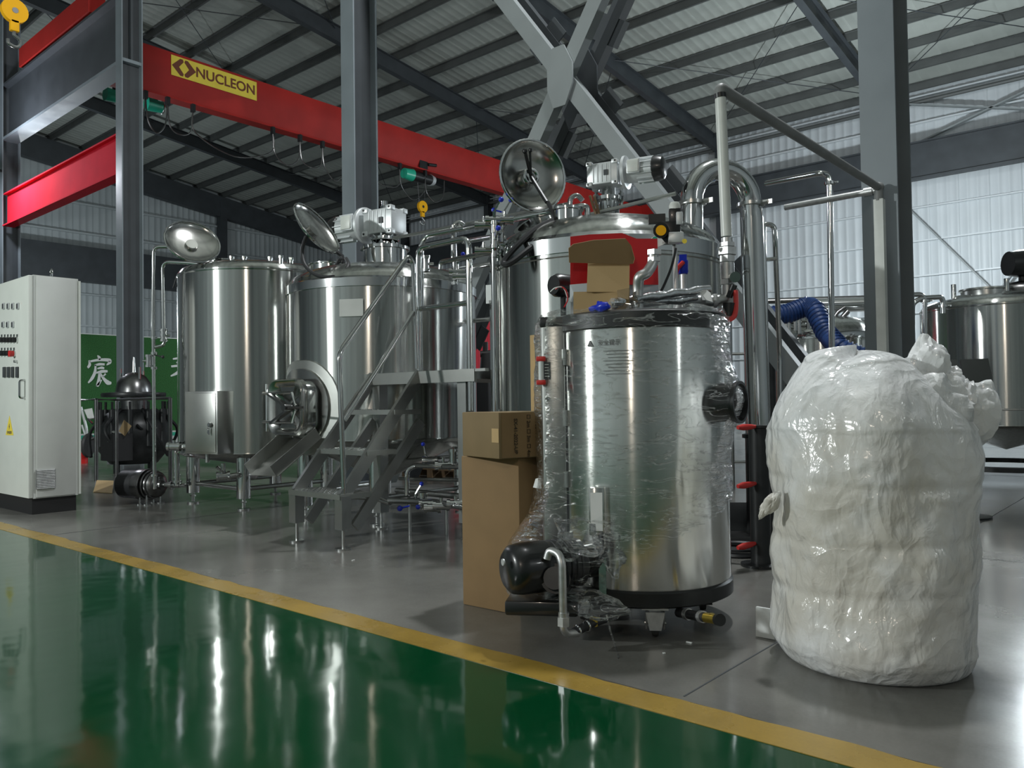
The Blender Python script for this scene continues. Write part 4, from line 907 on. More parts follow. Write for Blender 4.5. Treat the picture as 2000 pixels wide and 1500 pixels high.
# nameplate bracket
q = bp(-.185, .385, .535)
npx = part(bt, 'nameplate_box', G().box(q, (.065, .05, .2), MB_, bev=.006), 'steel_boiler'); part(npx, 'nameplate', G().box(q + toC * .027, (.05, .004, .16), MB_), 'paper')
part(bt, 'conduit', G().tube([bp(-.165, .41, .44), bp(-.15, .43, .38), bp(-.19, .44, .31), bp(-.25, .42, .28)], .016, n=8, bend=.05), 'black_rubber')
part(bt, 'duct_strip', G().box(bp(-.165, .385, .27), (.03, .03, .17), MB_), 'steel_pipe')
# burner: a fat black blower reaching out to the left
b0 = D(1165, 1110, 3.42); b1 = D(1003, 1112, 3.25); ba = (b1 - b0); ba.z = 0; ba.normalize()
bn = part(bt, 'burner', G().lathe(D(1003, 1112, 3.25), [(.001, .03), (.075, .03), (.098, .01), (.105, -.03), (.105, -.14), (.1, -.145), (.1, -.3), (.07, -.32), (.07, -.42)], 40, ba), 'black_paint')
part(bn, 'motor_housing', G().cyl(D(1085, 1130, 3.2), D(1092, 1135, 3.36), .06, n=20).cyl(D(1083, 1129, 3.17), D(1085, 1130, 3.2), .045, n=20), 'dark_iron')
part(bn, 'burner_base', G().box(D(1062, 1178, 3.35), (.3, .2, .06), MB_, bev=.01), 'black_paint')
q = D(984, 1098, 3.19); part(bn, 'badge', G().cyl(q + ba * .0, q + ba * .006 - UP * 0, .014, n=14), 'aluminium')
for i in range(5): part(bn, 'top_cover_rib', G().ring(D(1003, 1112, 3.25) - ba * (.17 + .025 * i), ba, .1, .006, n=28, m=6), 'black_rubber')
# gas train
gp = part(bt, 'gas_pipe', G().tube([D(1068, 1092, 3.2), D(1073, 1074, 3.2), D(1092, 1082, 3.17), D(1098, 1100, 3.15), D(1101, 1238, 3.15), D(1130, 1236, 3.2)], .016, n=12, bend=.035), 'galvanized')
part(gp, 'union', G().cyl(D(1101, 1205, 3.15), D(1101, 1222, 3.15), .026, n=6).cyl(D(1101, 1196, 3.15), D(1101, 1205, 3.15), .021, n=12), 'galvanized')
part(gp, 'drain_hose', G().tube([D(1120, 1236, 3.19), D(1150, 1220, 3.22), D(1190, 1205, 3.3)], .018, n=12), 'black_rubber')
for a, b in ((1128, 1232), (1146, 1222)): part(gp, 'hose_clip', G().ring(D(a, b, 3.2), (D(1190, 1205, 3.3) - D(1120, 1236, 3.19)), .021, .004, n=16, m=6), 'steel_pipe')
part(gp, 'tee', G().cyl(D(1160, 1208, 3.24), D(1160, 1222, 3.24), .018, n=10).cyl(D(1152, 1206, 3.24), D(1172, 1208, 3.24), .006, n=6), 'brass')
# blow-down valve on the right under the drum
vp = part(bt, 'blowdown_pipe', G().cyl(D(1325, 1196, 3.35), D(1378, 1206, 3.2), .02, n=14), 'black_rubber')
part(vp, 'collar', G().cyl(D(1340, 1199, 3.31), D(1346, 1200, 3.29), .024, n=14), 'galvanized'); part(vp, 'collar', G().cyl(D(1368, 1204, 3.23), D(1374, 1205, 3.21), .024, n=14), 'galvanized')
part(vp, 'brass_valve', G().cyl(D(1378, 1206, 3.2), D(1402, 1210, 3.14), .02, n=14).cyl(D(1390, 1198, 3.17), D(1390, 1208, 3.17), .01, n=8), 'brass', 'brass drain valve')
part(vp, 'valve_wheel', G().cyl(D(1402, 1210, 3.14), D(1407, 1211, 3.12), .024, n=14), 'dark_iron')
# stretch film: a loose skin round the drum, bulging over the housing, burner and flue
g = G(); nu, nv = 150, 90; vs = []
for j in range(nv + 1):
    z = .17 + (1.405 - .17) * j / nv
    for i in range(nu):
        a = 2 * pi * i / nu; dirv = ri * math.cos(a) + toC * math.sin(a)     # a = 90deg faces the front
        r = RB + .012
        cl = math.cos(a - rad(168)); r += .075 * max(0, cl) ** 6                # housing on the left
        r += .085 * max(0, math.cos(a - rad(28))) ** 18 * math.exp(-((z - 1.0) / .13) ** 2)   # flue port
        bl = max(0, math.cos(a - rad(140))) ** 5 * max(0, 1 - max(0, (z - .34)) / .34) * (1 if z < .68 else 0); r += .22 * bl * min(1, max(0, (.68 - z) / .3))
        wv = noise.noise(Vector((math.cos(a) * 3.1, math.sin(a) * 3.1, z * 9 + a * 1.3))) ; r += .008 * wv
        r += .006 * abs(noise.noise(Vector((math.cos(a) * 9, math.sin(a) * 9, z * 30 + a * 6))))
        if z > 1.36: r *= 1 - (z - 1.36) * 1.4
        vs.append(B + dirv * r + UP * (z + .012 * noise.noise(Vector((a * 3, z * 2, 5)))))
def bare(j, i):      # the film stops short of the lower front
    a = 360 * i / nu; z = .17 + 1.235 * j / nv
    return (a < 112 or a > 330) and z < .30 + .3 * (1 - min(1, a / 112 if a < 112 else 0)) + .03 * noise.noise(Vector((a * .15, 0, 0)))
g.add(vs, [(j * nu + i, j * nu + (i + 1) % nu, (j + 1) * nu + (i + 1) % nu, (j + 1) * nu + i) for j in range(nv) for i in range(nu) if not bare(j, i)], True)
part(bt, 'stretch_film', g, 'stretch_film', 'clear wrinkled stretch film')
def crumple(c, r, sc, seed, n=20, amp=.5):
    g = G().ball(c, r, sc, n=n); c = Vector(c)
    for i, v in enumerate(g.v):
        d = v - c; g.v[i] = c + d * (1 + amp * noise.noise(d * (6 / r * .2) + Vector((seed, 0, 0))) + .5 * amp * noise.noise(d * (20 / r * .2) + Vector((0, seed, 0))))
    return g
part(bt, 'film_bunch', crumple(D(1130, 1050, 3.2), .1, (1.2, .5, .8), 3.1, 26, .6), 'stretch_film'); part(bt, 'film_bunch', crumple(D(1195, 1080, 3.22), .07, (.8, .4, 1.2), 7.3, 26, .6), 'stretch_film')
part(bt, 'film_bunch', crumple(D(1150, 1180, 3.2), .09, (1.5, .6, .5), 5.2, 26, .7), 'stretch_film')
part(bt, 'film_tail', G().spline([D(1185, 1200, 3.2), D(1190, 1225, 3.15), Z(1200, 1258, .01), Z(1208, 1285, .004)], [.004] * 25, n=5), 'stretch_film')

# ------------------------------------------------------------------ things on the boiler top and its steam pipe
ZB = 1.386
def frontp(px, py, d): return D(px, py, d)
# opened red mailer carton standing on the boiler
dc = 3.52; t = thing('red_carton', 'opened red and kraft cardboard carton on top of the boiler', 'carton', bp(-.1, .1, ZB))
def quad(pts, thk=.004):
    P = [Vector(p) for p in pts]; n = (P[1] - P[0]).cross(P[2] - P[0]).normalized()
    if n.dot(toward(P[0])) < 0: n = -n
    return G().add(P + [p - n * thk for p in P], [tuple(range(len(P)))] + [tuple(range(2 * len(P) - 1, len(P) - 1, -1))] + [(i, len(P) + i, len(P) + (i + 1) % len(P), (i + 1) % len(P)) for i in range(len(P))])
def dpx(*q): return [D(a, b, c) for a, b, c in q]
part(t, 'back_panel', quad(dpx((1114, 462, 3.6), (1150, 458, 3.6), (1215, 455, 3.6), (1243, 466, 3.6), (1284, 466, 3.66), (1286, 556, 3.66), (1240, 556, 3.6), (1114, 556, 3.6))), 'carton_red')
part(t, 'back_panel_band', quad(dpx((1114, 556, 3.6), (1286, 556, 3.66), (1286, 615, 3.66), (1114, 615, 3.6))), 'carton_white')
part(t, 'top_flap', quad(dpx((1112, 513, 3.53), (1111, 485, 3.5), (1120, 477, 3.5), (1160, 469, 3.5), (1222, 466, 3.5), (1233, 480, 3.5), (1240, 505, 3.5), (1237, 515, 3.53), (1228, 516, 3.53))), 'cardboard')
part(t, 'front_panel', quad(dpx((1148, 513, 3.55), (1230, 505, 3.55), (1229, 570, 3.5), (1146, 570, 3.5))), 'cardboard_tan')
part(t, 'base_panel', quad(dpx((1120, 570, 3.52), (1205, 569, 3.5), (1230, 566, 3.5), (1229, 612, 3.48), (1120, 612, 3.5))), 'cardboard_tan')
part(t, 'side_flap', quad(dpx((1205, 567, 3.49), (1229, 562, 3.46), (1228, 585, 3.44), (1206, 580, 3.48))), 'cardboard_dark')
part(t, 'left_strip', quad(dpx((1113, 556, 3.58), (1147, 553, 3.58), (1147, 570, 3.57), (1121, 572, 3.57), (1118, 590, 3.57), (1113, 590, 3.57))), 'carton_white')
# small black fan with wires hanging left of the carton
q = D(1097, 558, 3.75); t = thing('blower_fan', 'small black blower with loose wires beside the red carton', 'fan', bp(-.36, .0, ZB))
part(t, 'housing', G().lathe(q, [(.001, .05), (.045, .05), (.055, .03), (.055, -.04), (.001, -.05)], 28, (-ri + toC)), 'black_paint')
part(t, 'wire', G().spline([D(1085, 565, 3.68), D(1095, 560, 3.66), D(1106, 568, 3.66), D(1109, 585, 3.68), D(1102, 600, 3.68)], .003, n=5), 'red_plastic'); part(t, 'wire', G().spline([D(1075, 570, 3.68), D(1085, 562, 3.66), D(1100, 562, 3.66), D(1108, 580, 3.68)], .003, n=5), 'print_white')
part(t, 'stem', G().cyl(D(1100, 575, 3.75), Vector((D(1100, 575, 3.75).x, D(1100, 575, 3.75).y, ZB)), .014, n=8), 'dark_iron')
# steam outlet pipe with unions, ball valve and the tall white riser
t = thing('steam_pipe', 'galvanised steam pipe with hex unions rising into a tall white pipe', 'pipe', bp(.25, 0, ZB))
ds = 3.75
part(t, 'elbow_pipe', G().tube([D(1325, 606, ds), D(1332, 590, ds), D(1352, 588, ds), D(1400, 588, ds), D(1421, 584, ds), D(1421, 565, ds), D(1420, 465, ds)], .027, n=16, bend=.07), 'galvanized')
for a, b, c, d, r in ((1420, 512, 1420, 500, .038), (1420, 498, 1420, 484, .046), (1420, 482, 1420, 474, .038), (1421, 556, 1421, 546, .036)): part(t, 'union', G().cyl(D(a, b, ds), D(c, d, ds), r, n=6), 'galvanized')
for a in (1368, 1392): part(t, 'union', G().cyl(D(a, 588, ds), D(a + 7, 588, ds), .037, n=6), 'galvanized')
part(t, 'valve_body', G().cyl(D(1421, 545, ds), D(1420, 513, ds), .033, n=18), 'galvanized')
part(t, 'riser', G().cyl(D(1419, 462, ds), D(1407, 190, ds), .0255, n=18), 'pvc_white')
part(t, 'riser_cap', G().cyl(D(1407, 192, ds), D(1406, 183, ds), .028, n=14), 'dark_iron')
e0 = D(1407, 184, ds); e1 = e0 + Vector((0, .1, .06)); zz = D(1414, 172, ds).z
yend = 6.12; 
part(t, 'crossover', G().tube([D(1406, 186, ds), Vector((e0.x, e0.y, zz)), Vector((e0.x, e0.y + .1, zz)), PY(1716, 366, yend)], .027, n=14, bend=.05), 'pvc_grey')
pe = PY(1716, 366, yend)
part(t, 'elbow', G().ball(pe, .04, n=12).cyl(pe, pe - UP * .1, .033, n=12), 'pvc_grey')
part(t, 'branch', G().cyl(pe - UP * .02, PY(1533, 405, yend), .024, n=12), 'galvanized')
part(t, 'coupling', G().cyl(pe - UP * .02 - Vector((.04, 0, 0)), pe - UP * .02 - Vector((.1, 0, 0)), .034, n=12), 'galvanized')
part(t, 'downpipe', G().span(pe + Vector((-.03, -.03, -2.45)), pe + Vector((.035, .03, -.09))), 'pvc_white')
# safety handles
t2 = thing('red_valve_lever', 'red lever valve hanging beside the galvanised pipe', 'valve', D(1438, 620, 3.7))
part(t2, 'lever', G().tube([D(1437, 568, 3.7), D(1438, 600, 3.68), D(1434, 622, 3.66), D(1412, 627, 3.66)], .012, n=8, bend=.04), 'red_handle', 'red handle'); part(t2, 'body', G().cyl(D(1425, 592, 3.7), D(1424, 618, 3.7), .03, n=14).cyl(D(1434, 556, 3.7), D(1424, 580, 3.72), .016, n=10), 'dark_iron')
part(t2, 'gauge', G().cyl(D(1433, 541, 3.72), D(1436, 541, 3.68), .025, n=16), 'steel_pipe')
t2 = thing('ball_valve', 'blue ball valve with a red lever on the boiler top', 'valve', bp(.17, -.05, ZB))
q = D(1334, 522, 3.9); part(t2, 'body', G().box(q, (.05, .05, .07), MB_, bev=.01).box(q + UP * .045, (.035, .035, .03), MB_), 'blue_plastic'); part(t2, 'stem', G().cyl(q, Vector((q.x, q.y, ZB)), .016, n=10), 'galvanized')
part(t2, 'lever', G().tube([q + UP * .02 - toC * -.03, D(1321, 526, 3.86), D(1319, 565, 3.86)], .011, n=8, bend=.03), 'red_handle', 'red handle')
# gas valve and pressure switch group
t2 = thing('gas_valve_block', 'black and grey gas valve block with a yellow cap behind the red carton', 'valve', bp(.12, .05, ZB))
q = D(1310, 455, 3.78)
part(t2, 'block', G().box(q, (.09, .08, .1), MB_, bev=.008), 'black_paint'); part(t2, 'grey_body', G().box(D(1320, 465, 3.72), (.07, .05, .05), MB_, bev=.006), 'aluminium')
part(t2, 'solenoid', G().box(D(1318, 425, 3.78), (.055, .055, .08), MB_, bev=.006), 'black_paint'); part(t2, 'solenoid_cap', G().lathe(D(1318, 414, 3.78), [(.025, 0), (.027, .03), (.02, .045), (.001, .047)], 20), 'pvc_white')
part(t2, 'plug', G().box(D(1327, 427, 3.74), (.03, .03, .06), MB_, bev=.004), 'aluminium')
q2 = D(1291, 450, 3.7); part(t2, 'regulator', G().cyl(q2 - toward(q2) * .05, q2, .036, n=20), 'dark_iron'); part(t2, 'yellow_cap', G().cyl(q2, q2 + toward(q2) * .008, .024, n=20), 'crane_yellow', 'yellow cap')
part(t2, 'white_bracket', quad(dpx((1268, 468, 3.72), (1284, 456, 3.72), (1300, 475, 3.7), (1282, 484, 3.7), (1270, 482, 3.7))), 'paper')
part(t2, 'green_badge', G().cyl(D(1279, 467, 3.69), D(1279, 467, 3.685), .012, n=16), 'hoist_green'); part(t2, 'yellow_badge', G().cyl(D(1337, 471, 3.69), D(1337, 471, 3.685), .011, n=14), 'sign_yellow')
part(t2, 'back_box', G().box(D(1283, 428, 3.86), (.08, .05, .04), MB_), 'dark_iron')
part(t2, 'inlet_pipe', G().tube([D(1277, 488, 3.5), D(1276, 515, 3.5), D(1262, 535, 3.48), D(1248, 540, 3.48), D(1246, 560, 3.5), Vector((D(1246, 600, 3.5).x, D(1246, 600, 3.5).y, ZB))], .024, n=14, bend=.06), 'galvanized')
part(t2, 'inlet_union', G().cyl(D(1278, 498, 3.5), D(1278, 488, 3.5), .034, n=6).cyl(D(1277, 511, 3.5), D(1277, 503, 3.5), .03, n=6), 'galvanized')
part(t2, 'support', G().cyl(D(1318, 478, 3.8), Vector((D(1318, 478, 3.8).x, D(1318, 478, 3.8).y, ZB)), .012, n=8), 'galvanized')
part(t2, 'cable', G().spline([D(1320, 485, 3.72), D(1312, 520, 3.7), D(1298, 555, 3.66), D(1285, 580, 3.62)], .006, n=6), 'black_rubber', 'black cable')
# foil wrapped tubes and scraps lying on top
for i, (a, b, c, d, r) in enumerate(((1195, 592, 1345, 572, .022), (1190, 598, 1360, 582, .02), (1240, 584, 1385, 564, .018))):
    g = G().tube([D(a + (c - a) * k_ / 10, b + (d - b) * k_ / 10 + 1.5 * math.sin(k_ * 1.7 + i), 3.48 + .02 * k_) for k_ in range(11)], [r * (1 + .2 * math.sin(k_ * 2.3 + i)) for k_ in range(11)], n=12)
    solo('foil_tube', g, 'foil', ('lower silver foil tube lying on the boiler rim', 'front silver foil tube lying on the boiler rim', 'upper silver foil tube ending in a torn white flap')[i], 'tube', group='foil tubes on the boiler')
g = quad(dpx((1352, 566, 3.66), (1375, 562, 3.66), (1388, 572, 3.64), (1392, 590, 3.62), (1380, 586, 3.62), (1370, 574, 3.64)), .003); solo('torn_flap', g, 'paper', 'torn white foil flap above the steam pipe elbow', 'scrap')
solo('plastic_scrap', crumple(D(1172, 599, 3.42), .035, (1.3, .6, .6), 2.2, 16, .6), 'blue_plastic', 'crumpled blue plastic scrap on the boiler rim', 'scrap')
MATS['film_grey'] = MATS['stretch_film']
solo('film_scrap', crumple(D(1230, 602, 3.45), .07, (2.0, .6, .35), 4.2, 24, .7), 'stretch_film', 'crumpled clear film lying on the boiler rim', 'scrap')

# ================================================================== CARTONS BESIDE THE BOILER
def turned(c, ang): return Matrix.Rotation(ang, 3, 'Z')
p = Z(1017, 1203, 0); ang = rad(2); M = turned(p, ang); sx, sy, sz = .365, .34, .735
cc = p + M @ Vector((-sx / 2, sy / 2, sz / 2))
t = thing('tall_carton', 'tall plain brown carton standing left of the boiler', 'carton', Vector((cc.x, cc.y, 0)))
part(t, 'body', G().box(cc, (sx, sy, sz), M, bev=.006), 'cardboard'); part(t, 'tape', G().box(cc + UP * (sz / 2 + .001), (sx + .002, .05, .002), M), 'cardboard_tan')
q = D(1049, 944, 3.62); part(t, 'shipping_tag', quad(dpx((1046, 935, 3.66), (1058, 932, 3.62), (1056, 955, 3.62), (1041, 952, 3.66))), 'paper', 'small white paper tag')
p = D(975, 897, 3.66); p.z = .738; ang = rad(-16); M = turned(p, ang); sx, sy, sz = .34, .36, .215
cc = p + M @ Vector((-sx / 2, sy / 2, sz / 2)) + Vector((0, 0, .0))
# nearest corner of the small carton points to the camera
t = thing('printed_carton', 'small printed brown carton lying on top of the tall carton', 'carton', Vector((cc.x, cc.y, .738)))
part(t, 'body', G().box(cc, (sx, sy, sz), M, bev=.005), 'cardboard_dark')
fn = M @ Vector((1, 0, 0)); fx2 = M @ Vector((0, 1, 0)); fo = cc + fn * (sx / 2 + .001)
pp = part(t, 'print_panel', G().box(fo, (.002, sy * .92, sz * .96), M), 'cardboard')
for j, (u, s) in enumerate(((.075, '☐ 110W AC230V'), (.03, '☐ 150W AC230V'), (-.018, '☐ 2m ☐ 3m ☐ 4m'), (-.09, 'SX-41-2022-UP'))):
    lettering(s, .026, fo + fn * .003 + fx2 * u - UP * .005, -UP, fx2, 'print_brown', t, depth=.001, bold=.015)
for j in range(4): 
    z = cc.z + .07 - .045 * j
    part(pp, 'print_icon', G().ring((0, 0, 0), fn, .001, .0005) if False else G().box(fo + fn * .003 + fx2 * .115 + UP * (z - cc.z), (.001, .022, .028), M), 'print_brown')
part(t, 'tape', G().box(cc + M @ Vector((sx / 2 - .03, -sy / 2 - .001, .0)), (.06, .002, sz * .3), M), 'cardboard_tan')
g = G(); q = PX(1045, 655, -2.75)
a = D(1035, 655, 4.15); b = D(1062, 652, 4.05); z0 = 0.0
g.add([Vector((a.x, a.y, 0)), Vector((b.x, b.y, 0)), b, a, Vector((a.x + .02, a.y + .03, 0)), Vector((b.x + .02, b.y + .03, 0)), b + Vector((.02, .03, 0)), a + Vector((.02, .03, 0))], [(0, 1, 2, 3), (7, 6, 5, 4), (0, 4, 5, 1), (1, 5, 6, 2), (2, 6, 7, 3), (3, 7, 4, 0)])
solo('cardboard_sheet', g, 'cardboard_tan', 'upright folded cardboard sheet wedged between kettle and boiler', 'cardboard')

# ================================================================== WHITE PLASTIC BALE
C0 = Vector((-.98, 3.23, 0)); RG = .352
def prof_r(z):       # the wrapped pile: straight sides, rounded foot, sloping shoulders, flat head
    if z < .06: return RG * (.88 + .12 * math.sqrt(z / .06))
    if z < .88: return RG * (1 + .012 * math.sin(z * 19))
    if z < 1.12: q = (z - .88) / .24; return RG * (1 - .16 * q - .24 * q * q)
    q = min(1, (z - 1.12) / .05); return RG * .60 * math.sqrt(max(0, 1 - q * q))
tc2 = Vector((-C0.x, -C0.y, 0)).normalized(); rc2 = Vector((-tc2.y, tc2.x, 0))
g = G(); nu, nv = 190, 170; vs = []
for j in range(nv + 1):
    s = j / nv; z = 1.12 * s / .8 if s < .8 else 1.12 + .05 * math.sin((s - .8) / .2 * pi / 2)
    for i in range(nu):
        a = 2 * pi * i / nu; dv_ = rc2 * math.cos(a) + tc2 * math.sin(a); r = prof_r(z)
        P = Vector((math.cos(a), math.sin(a), 0))
        up = min(1, z / .1)
        nz_ = noise.noise(Vector((P.x * 1.6, P.y * 1.6, z * 3.0))) * .034 + noise.noise(Vector((P.x * 2.4, P.y * 2.4, z * 5 + 4))) * .018
        fold = (1 - abs(noise.noise(Vector((P.x * 3.2 + 9, P.y * 3.2, z * 14 + 2 * P.x)))) * 2) ; nz_ += .003 * fold
        cre = (1 - 2 * abs(noise.noise(Vector((P.x * 6 + noise.noise(Vector((z * 7, a, 0))), P.y * 6 + 3, z * 13))))); nz_ += .0035 * cre
        belt = .010 * sum(math.exp(-((z - zb - .02 * math.cos(a + k_)) / .02) ** 2) for k_, zb in enumerate((.30, .49, .70)))
        lean = rc2 * (-.03 * max(0, z - .8) / .3) 
        if r > .02: r = max(.0, r + (nz_ - belt * .6) * up * min(1, r / .1))
        top = z + (.05 * noise.noise(Vector((P.x * 2, P.y * 2, 1.5))) * max(0, (z - .8) / .35))
        vs.append(C0 + dv_ * r + UP * top + lean)
g.add(vs, [(j * nu + i, j * nu + (i + 1) % nu, (j + 1) * nu + (i + 1) % nu, (j + 1) * nu + i) for j in range(nv) for i in range(nu)], True)
g.add([vs[i] for i in range(nu)], [tuple(range(nu - 1, -1, -1))])
t = thing('plastic_bale', 'big round bale wrapped in milky white plastic, knotted at the top', 'bale', C0)
part(t, 'wrapping', g, 'bag_plastic')
def tuft(c, sc, seed, tilt):
    g = G(); c = Vector(c); n, m = 44, 30; vs = []
    for j in range(m + 1):
        ph = -pi / 2 + pi * j / m
        for i in range(n):
            a = 2 * pi * i / n; d = Vector((math.cos(ph) * math.cos(a), math.cos(ph) * math.sin(a), math.sin(ph)))
            k_ = 1 + .35 * noise.noise(d * 1.4 + Vector((seed, 0, 0))) + .14 * abs(math.sin(4 * a + 3 * noise.noise(d * 2 + Vector((seed, 1, 0))))) + .1 * (1 - 2 * abs(noise.noise(d * 4.2 + Vector((0, seed, 0))))) 
            vs.append(c + (rc2 * d.x * sc[0] + tc2 * d.y * sc[1] + (UP * math.cos(tilt) + rc2 * math.sin(tilt)) * d.z * sc[2]) * k_)
    return g.add(vs, [(j * n + i, j * n + (i + 1) % n, (j + 1) * n + (i + 1) % n, (j + 1) * n + i) for j in range(m) for i in range(n)], True)
part(t, 'knot', tuft(D(1808, 725, 2.98), (.07, .06, .105), 1.3, .1), 'bag_plastic', 'crumpled upright twist of plastic'); part(t, 'knot', tuft(D(1832, 758, 2.98), (.06, .05, .075), 8.3, .6), 'bag_plastic')
part(t, 'loose_end', tuft(D(1876, 818, 2.95), (.095, .08, .125), 4.7, .25), 'bag_plastic', 'loose gathered end of the plastic')
part(t, 'loose_end', tuft(D(1800, 790, 2.95), (.14, .1, .11), 6.1, .2), 'bag_plastic')
part(t, 'corner_flap', tuft(D(1503, 985, 3.0), (.028, .03, .05), 2.7, .5), 'bag_plastic')
g = quad(dpx((1476, 1170, 3.36), (1512, 1176, 3.3), (1512, 1234, 3.3), (1476, 1228, 3.36)), .012); 
lo = min(v.z for v in g.v)
for v in g.v: v.z -= lo
solo('white_board', g, 'paper', 'small scuffed white board leaning behind the bale', 'board')

# ================================================================== CONTROL CABINET
cx1, cy0 = -8.36, 2.72; W_, DP, H_ = 1.25, .42, 2.27
t = thing('control_cabinet', 'tall grey control cabinet with rows of buttons at the left edge', 'cabinet', Vector((cx1 - W_ / 2, cy0 + DP / 2, 0)))
part(t, 'plinth', G().span((cx1 - W_, cy0 + .015, 0), (cx1 - .015, cy0 + DP - .015, .15)), 'black_matt')
part(t, 'body', G().span((cx1 - W_, cy0 + .022, .15), (cx1, cy0 + DP, H_)), 'cabinet_side')
part(t, 'side_panel', G().box((cx1 + .006, cy0 + DP / 2 + .01, (H_ + .15) / 2), (.012, DP - .07, H_ - .15 - .02), bev=.004), 'cabinet_side')
dr = part(t, 'door', G().box((cx1 - W_ / 2, cy0, (H_ + .15) / 2), (W_ - .004, .04, H_ - .15 - .012), bev=.006), 'cabinet_paint')
part(t, 'rear_flange', G().span((cx1 - .01, cy0 + DP, .16), (cx1 + .012, cy0 + DP + .02, H_ - .02)), 'cabinet_paint')
for x in (cx1 - .06, cx1 - W_ + .1): 
    q = Vector((x, cy0 + .2, H_)); part(t, 'lifting_eye', G().cyl(q, q + UP * .03, .014, n=8).ring(q + UP * .055, (0, 1, 0), .024, .007, n=18, m=6), 'steel_pipe')
fy_ = cy0 - .02
def onface(px, py): return PY(px, py, fy_)
for row, ys_, xs_ in (('meter', 598, (8, 17, 26, 36)), ('meter', 634, (7, 16, 26))):
    for x in xs_: q = onface(x, ys_); m_ = part(dr, 'meter', G().box((q.x, fy_ - .006, q.z), (.06, .012, .065), bev=.006), 'aluminium'); part(m_, 'meter_face', G().span((q.x - .022, fy_ - .014, q.z - .025), (q.x + .018, fy_ - .011, q.z + .022)), 'meter_dark')
for ys_ in (664, 690):
    for k_, x in enumerate((4, 10, 16, 22, 28, 34)):
        q = onface(x, ys_)
        if ys_ == 690 and x == 34: continue
        b_ = part(dr, 'selector_switch', G().cyl((q.x, fy_, q.z), (q.x, fy_ - .016, q.z), .028, n=14), 'steel_pipe'); part(b_, 'switch_knob', G().box((q.x, fy_ - .028, q.z), (.02, .03, .05), bev=.004), 'black_matt'); part(b_, 'legend_plate', G().span((q.x - .02, fy_ - .004, q.z + .03), (q.x + .02, fy_, q.z + .055)), 'steel_satin')
q = onface(29, 691); eb = part(dr, 'emergency_stop', G().cyl((q.x, fy_ - .01, q.z), (q.x, fy_ - .05, q.z), .028, .032, n=18), 'red_plastic', 'red emergency stop button'); part(dr, 'stop_collar', G().cyl((q.x, fy_, q.z), (q.x, fy_ - .012, q.z), .03, n=18), 'steel_pipe')
q = onface(34, 706); part(dr, 'key_switch', G().cyl((q.x, fy_, q.z), (q.x, fy_ - .03, q.z), .014, n=12), 'steel_pipe')
for x in (10, 18, 26, 35): q = onface(x, 727); part(dr, 'controller', G().box((q.x, fy_ - .008, q.z), (.062, .016, .105), bev=.004), 'meter_dark')
q = onface(49, 760); h_ = part(dr, 'door_handle', G().tube([(q.x, fy_, q.z + .085), (q.x, fy_ - .045, q.z + .08), (q.x, fy_ - .045, q.z - .08), (q.x, fy_, q.z - .085)], .012, n=8, bend=.02), 'steel_pipe')
q = onface(19, 832); tri = G().prism([(-.11, -.09), (.11, -.09), (0, .1)], (q.x, fy_ - .001, q.z), (1, 0, 0), UP, (0, -.002, 0)); wt = part(dr, 'warning_sign', tri, 'sign_yellow', 'yellow triangular warning sign')
part(wt, 'bolt_mark', G().prism([(-.012, .0), (.006, .035), (.004, .008), (.014, .01), (-.006, -.03), (-.002, -.004)], (q.x, fy_ - .004, q.z - .01), (1, 0, 0), UP, (0, -.001, 0)), 'print_grey'); lettering('有电危险', .034, (q.x, fy_ - .0045, q.z - .065), (1, 0, 0), UP, 'print_grey', wt, depth=.001)
# louvre vent on the side panel
vx = cx1 + .012; a, b = PX(69, 918, vx), PX(108, 953, vx)
vt = part(t, 'vent', G().span((vx, a.y, b.z), (vx + .012, b.y, a.z)), 'galvanized')
for i in range(12): z = b.z + (a.z - b.z) * (i + .5) / 12; part(vt, 'slat', G().bar((vx + .014, a.y + .008, z), (vx + .014, b.y - .008, z), .008, .007, up=(1, 0, 1)), 'galvanized')
# ================================================================== BACKGROUND, LEFT
# turf covered backdrop with white calligraphy
XT = -21.6
a = PX(60, 652, XT); b = PX(700, 700, XT); zt = PX(250, 657, XT).z
t = thing('turf_backdrop', 'green artificial turf backdrop with white Chinese characters', 'backdrop', (XT, 9, 0))
y0, y1 = 4.0, 16.0
part(t, 'turf_panel', G().span((XT - .1, y0, .34), (XT, y1, zt)), 'turf'); part(t, 'plinth', G().span((XT - .12, y0, 0), (XT + .03, y1, .34)), 'white_plinth'); part(t, 'plinth_stripe', G().span((XT + .03, y0, .2), (XT + .04, y1, .3)), 'hoist_green')
part(t, 'top_fringe', G().span((XT - .1, y0, zt), (XT + .0, y1, zt + .02)), 'print_white')
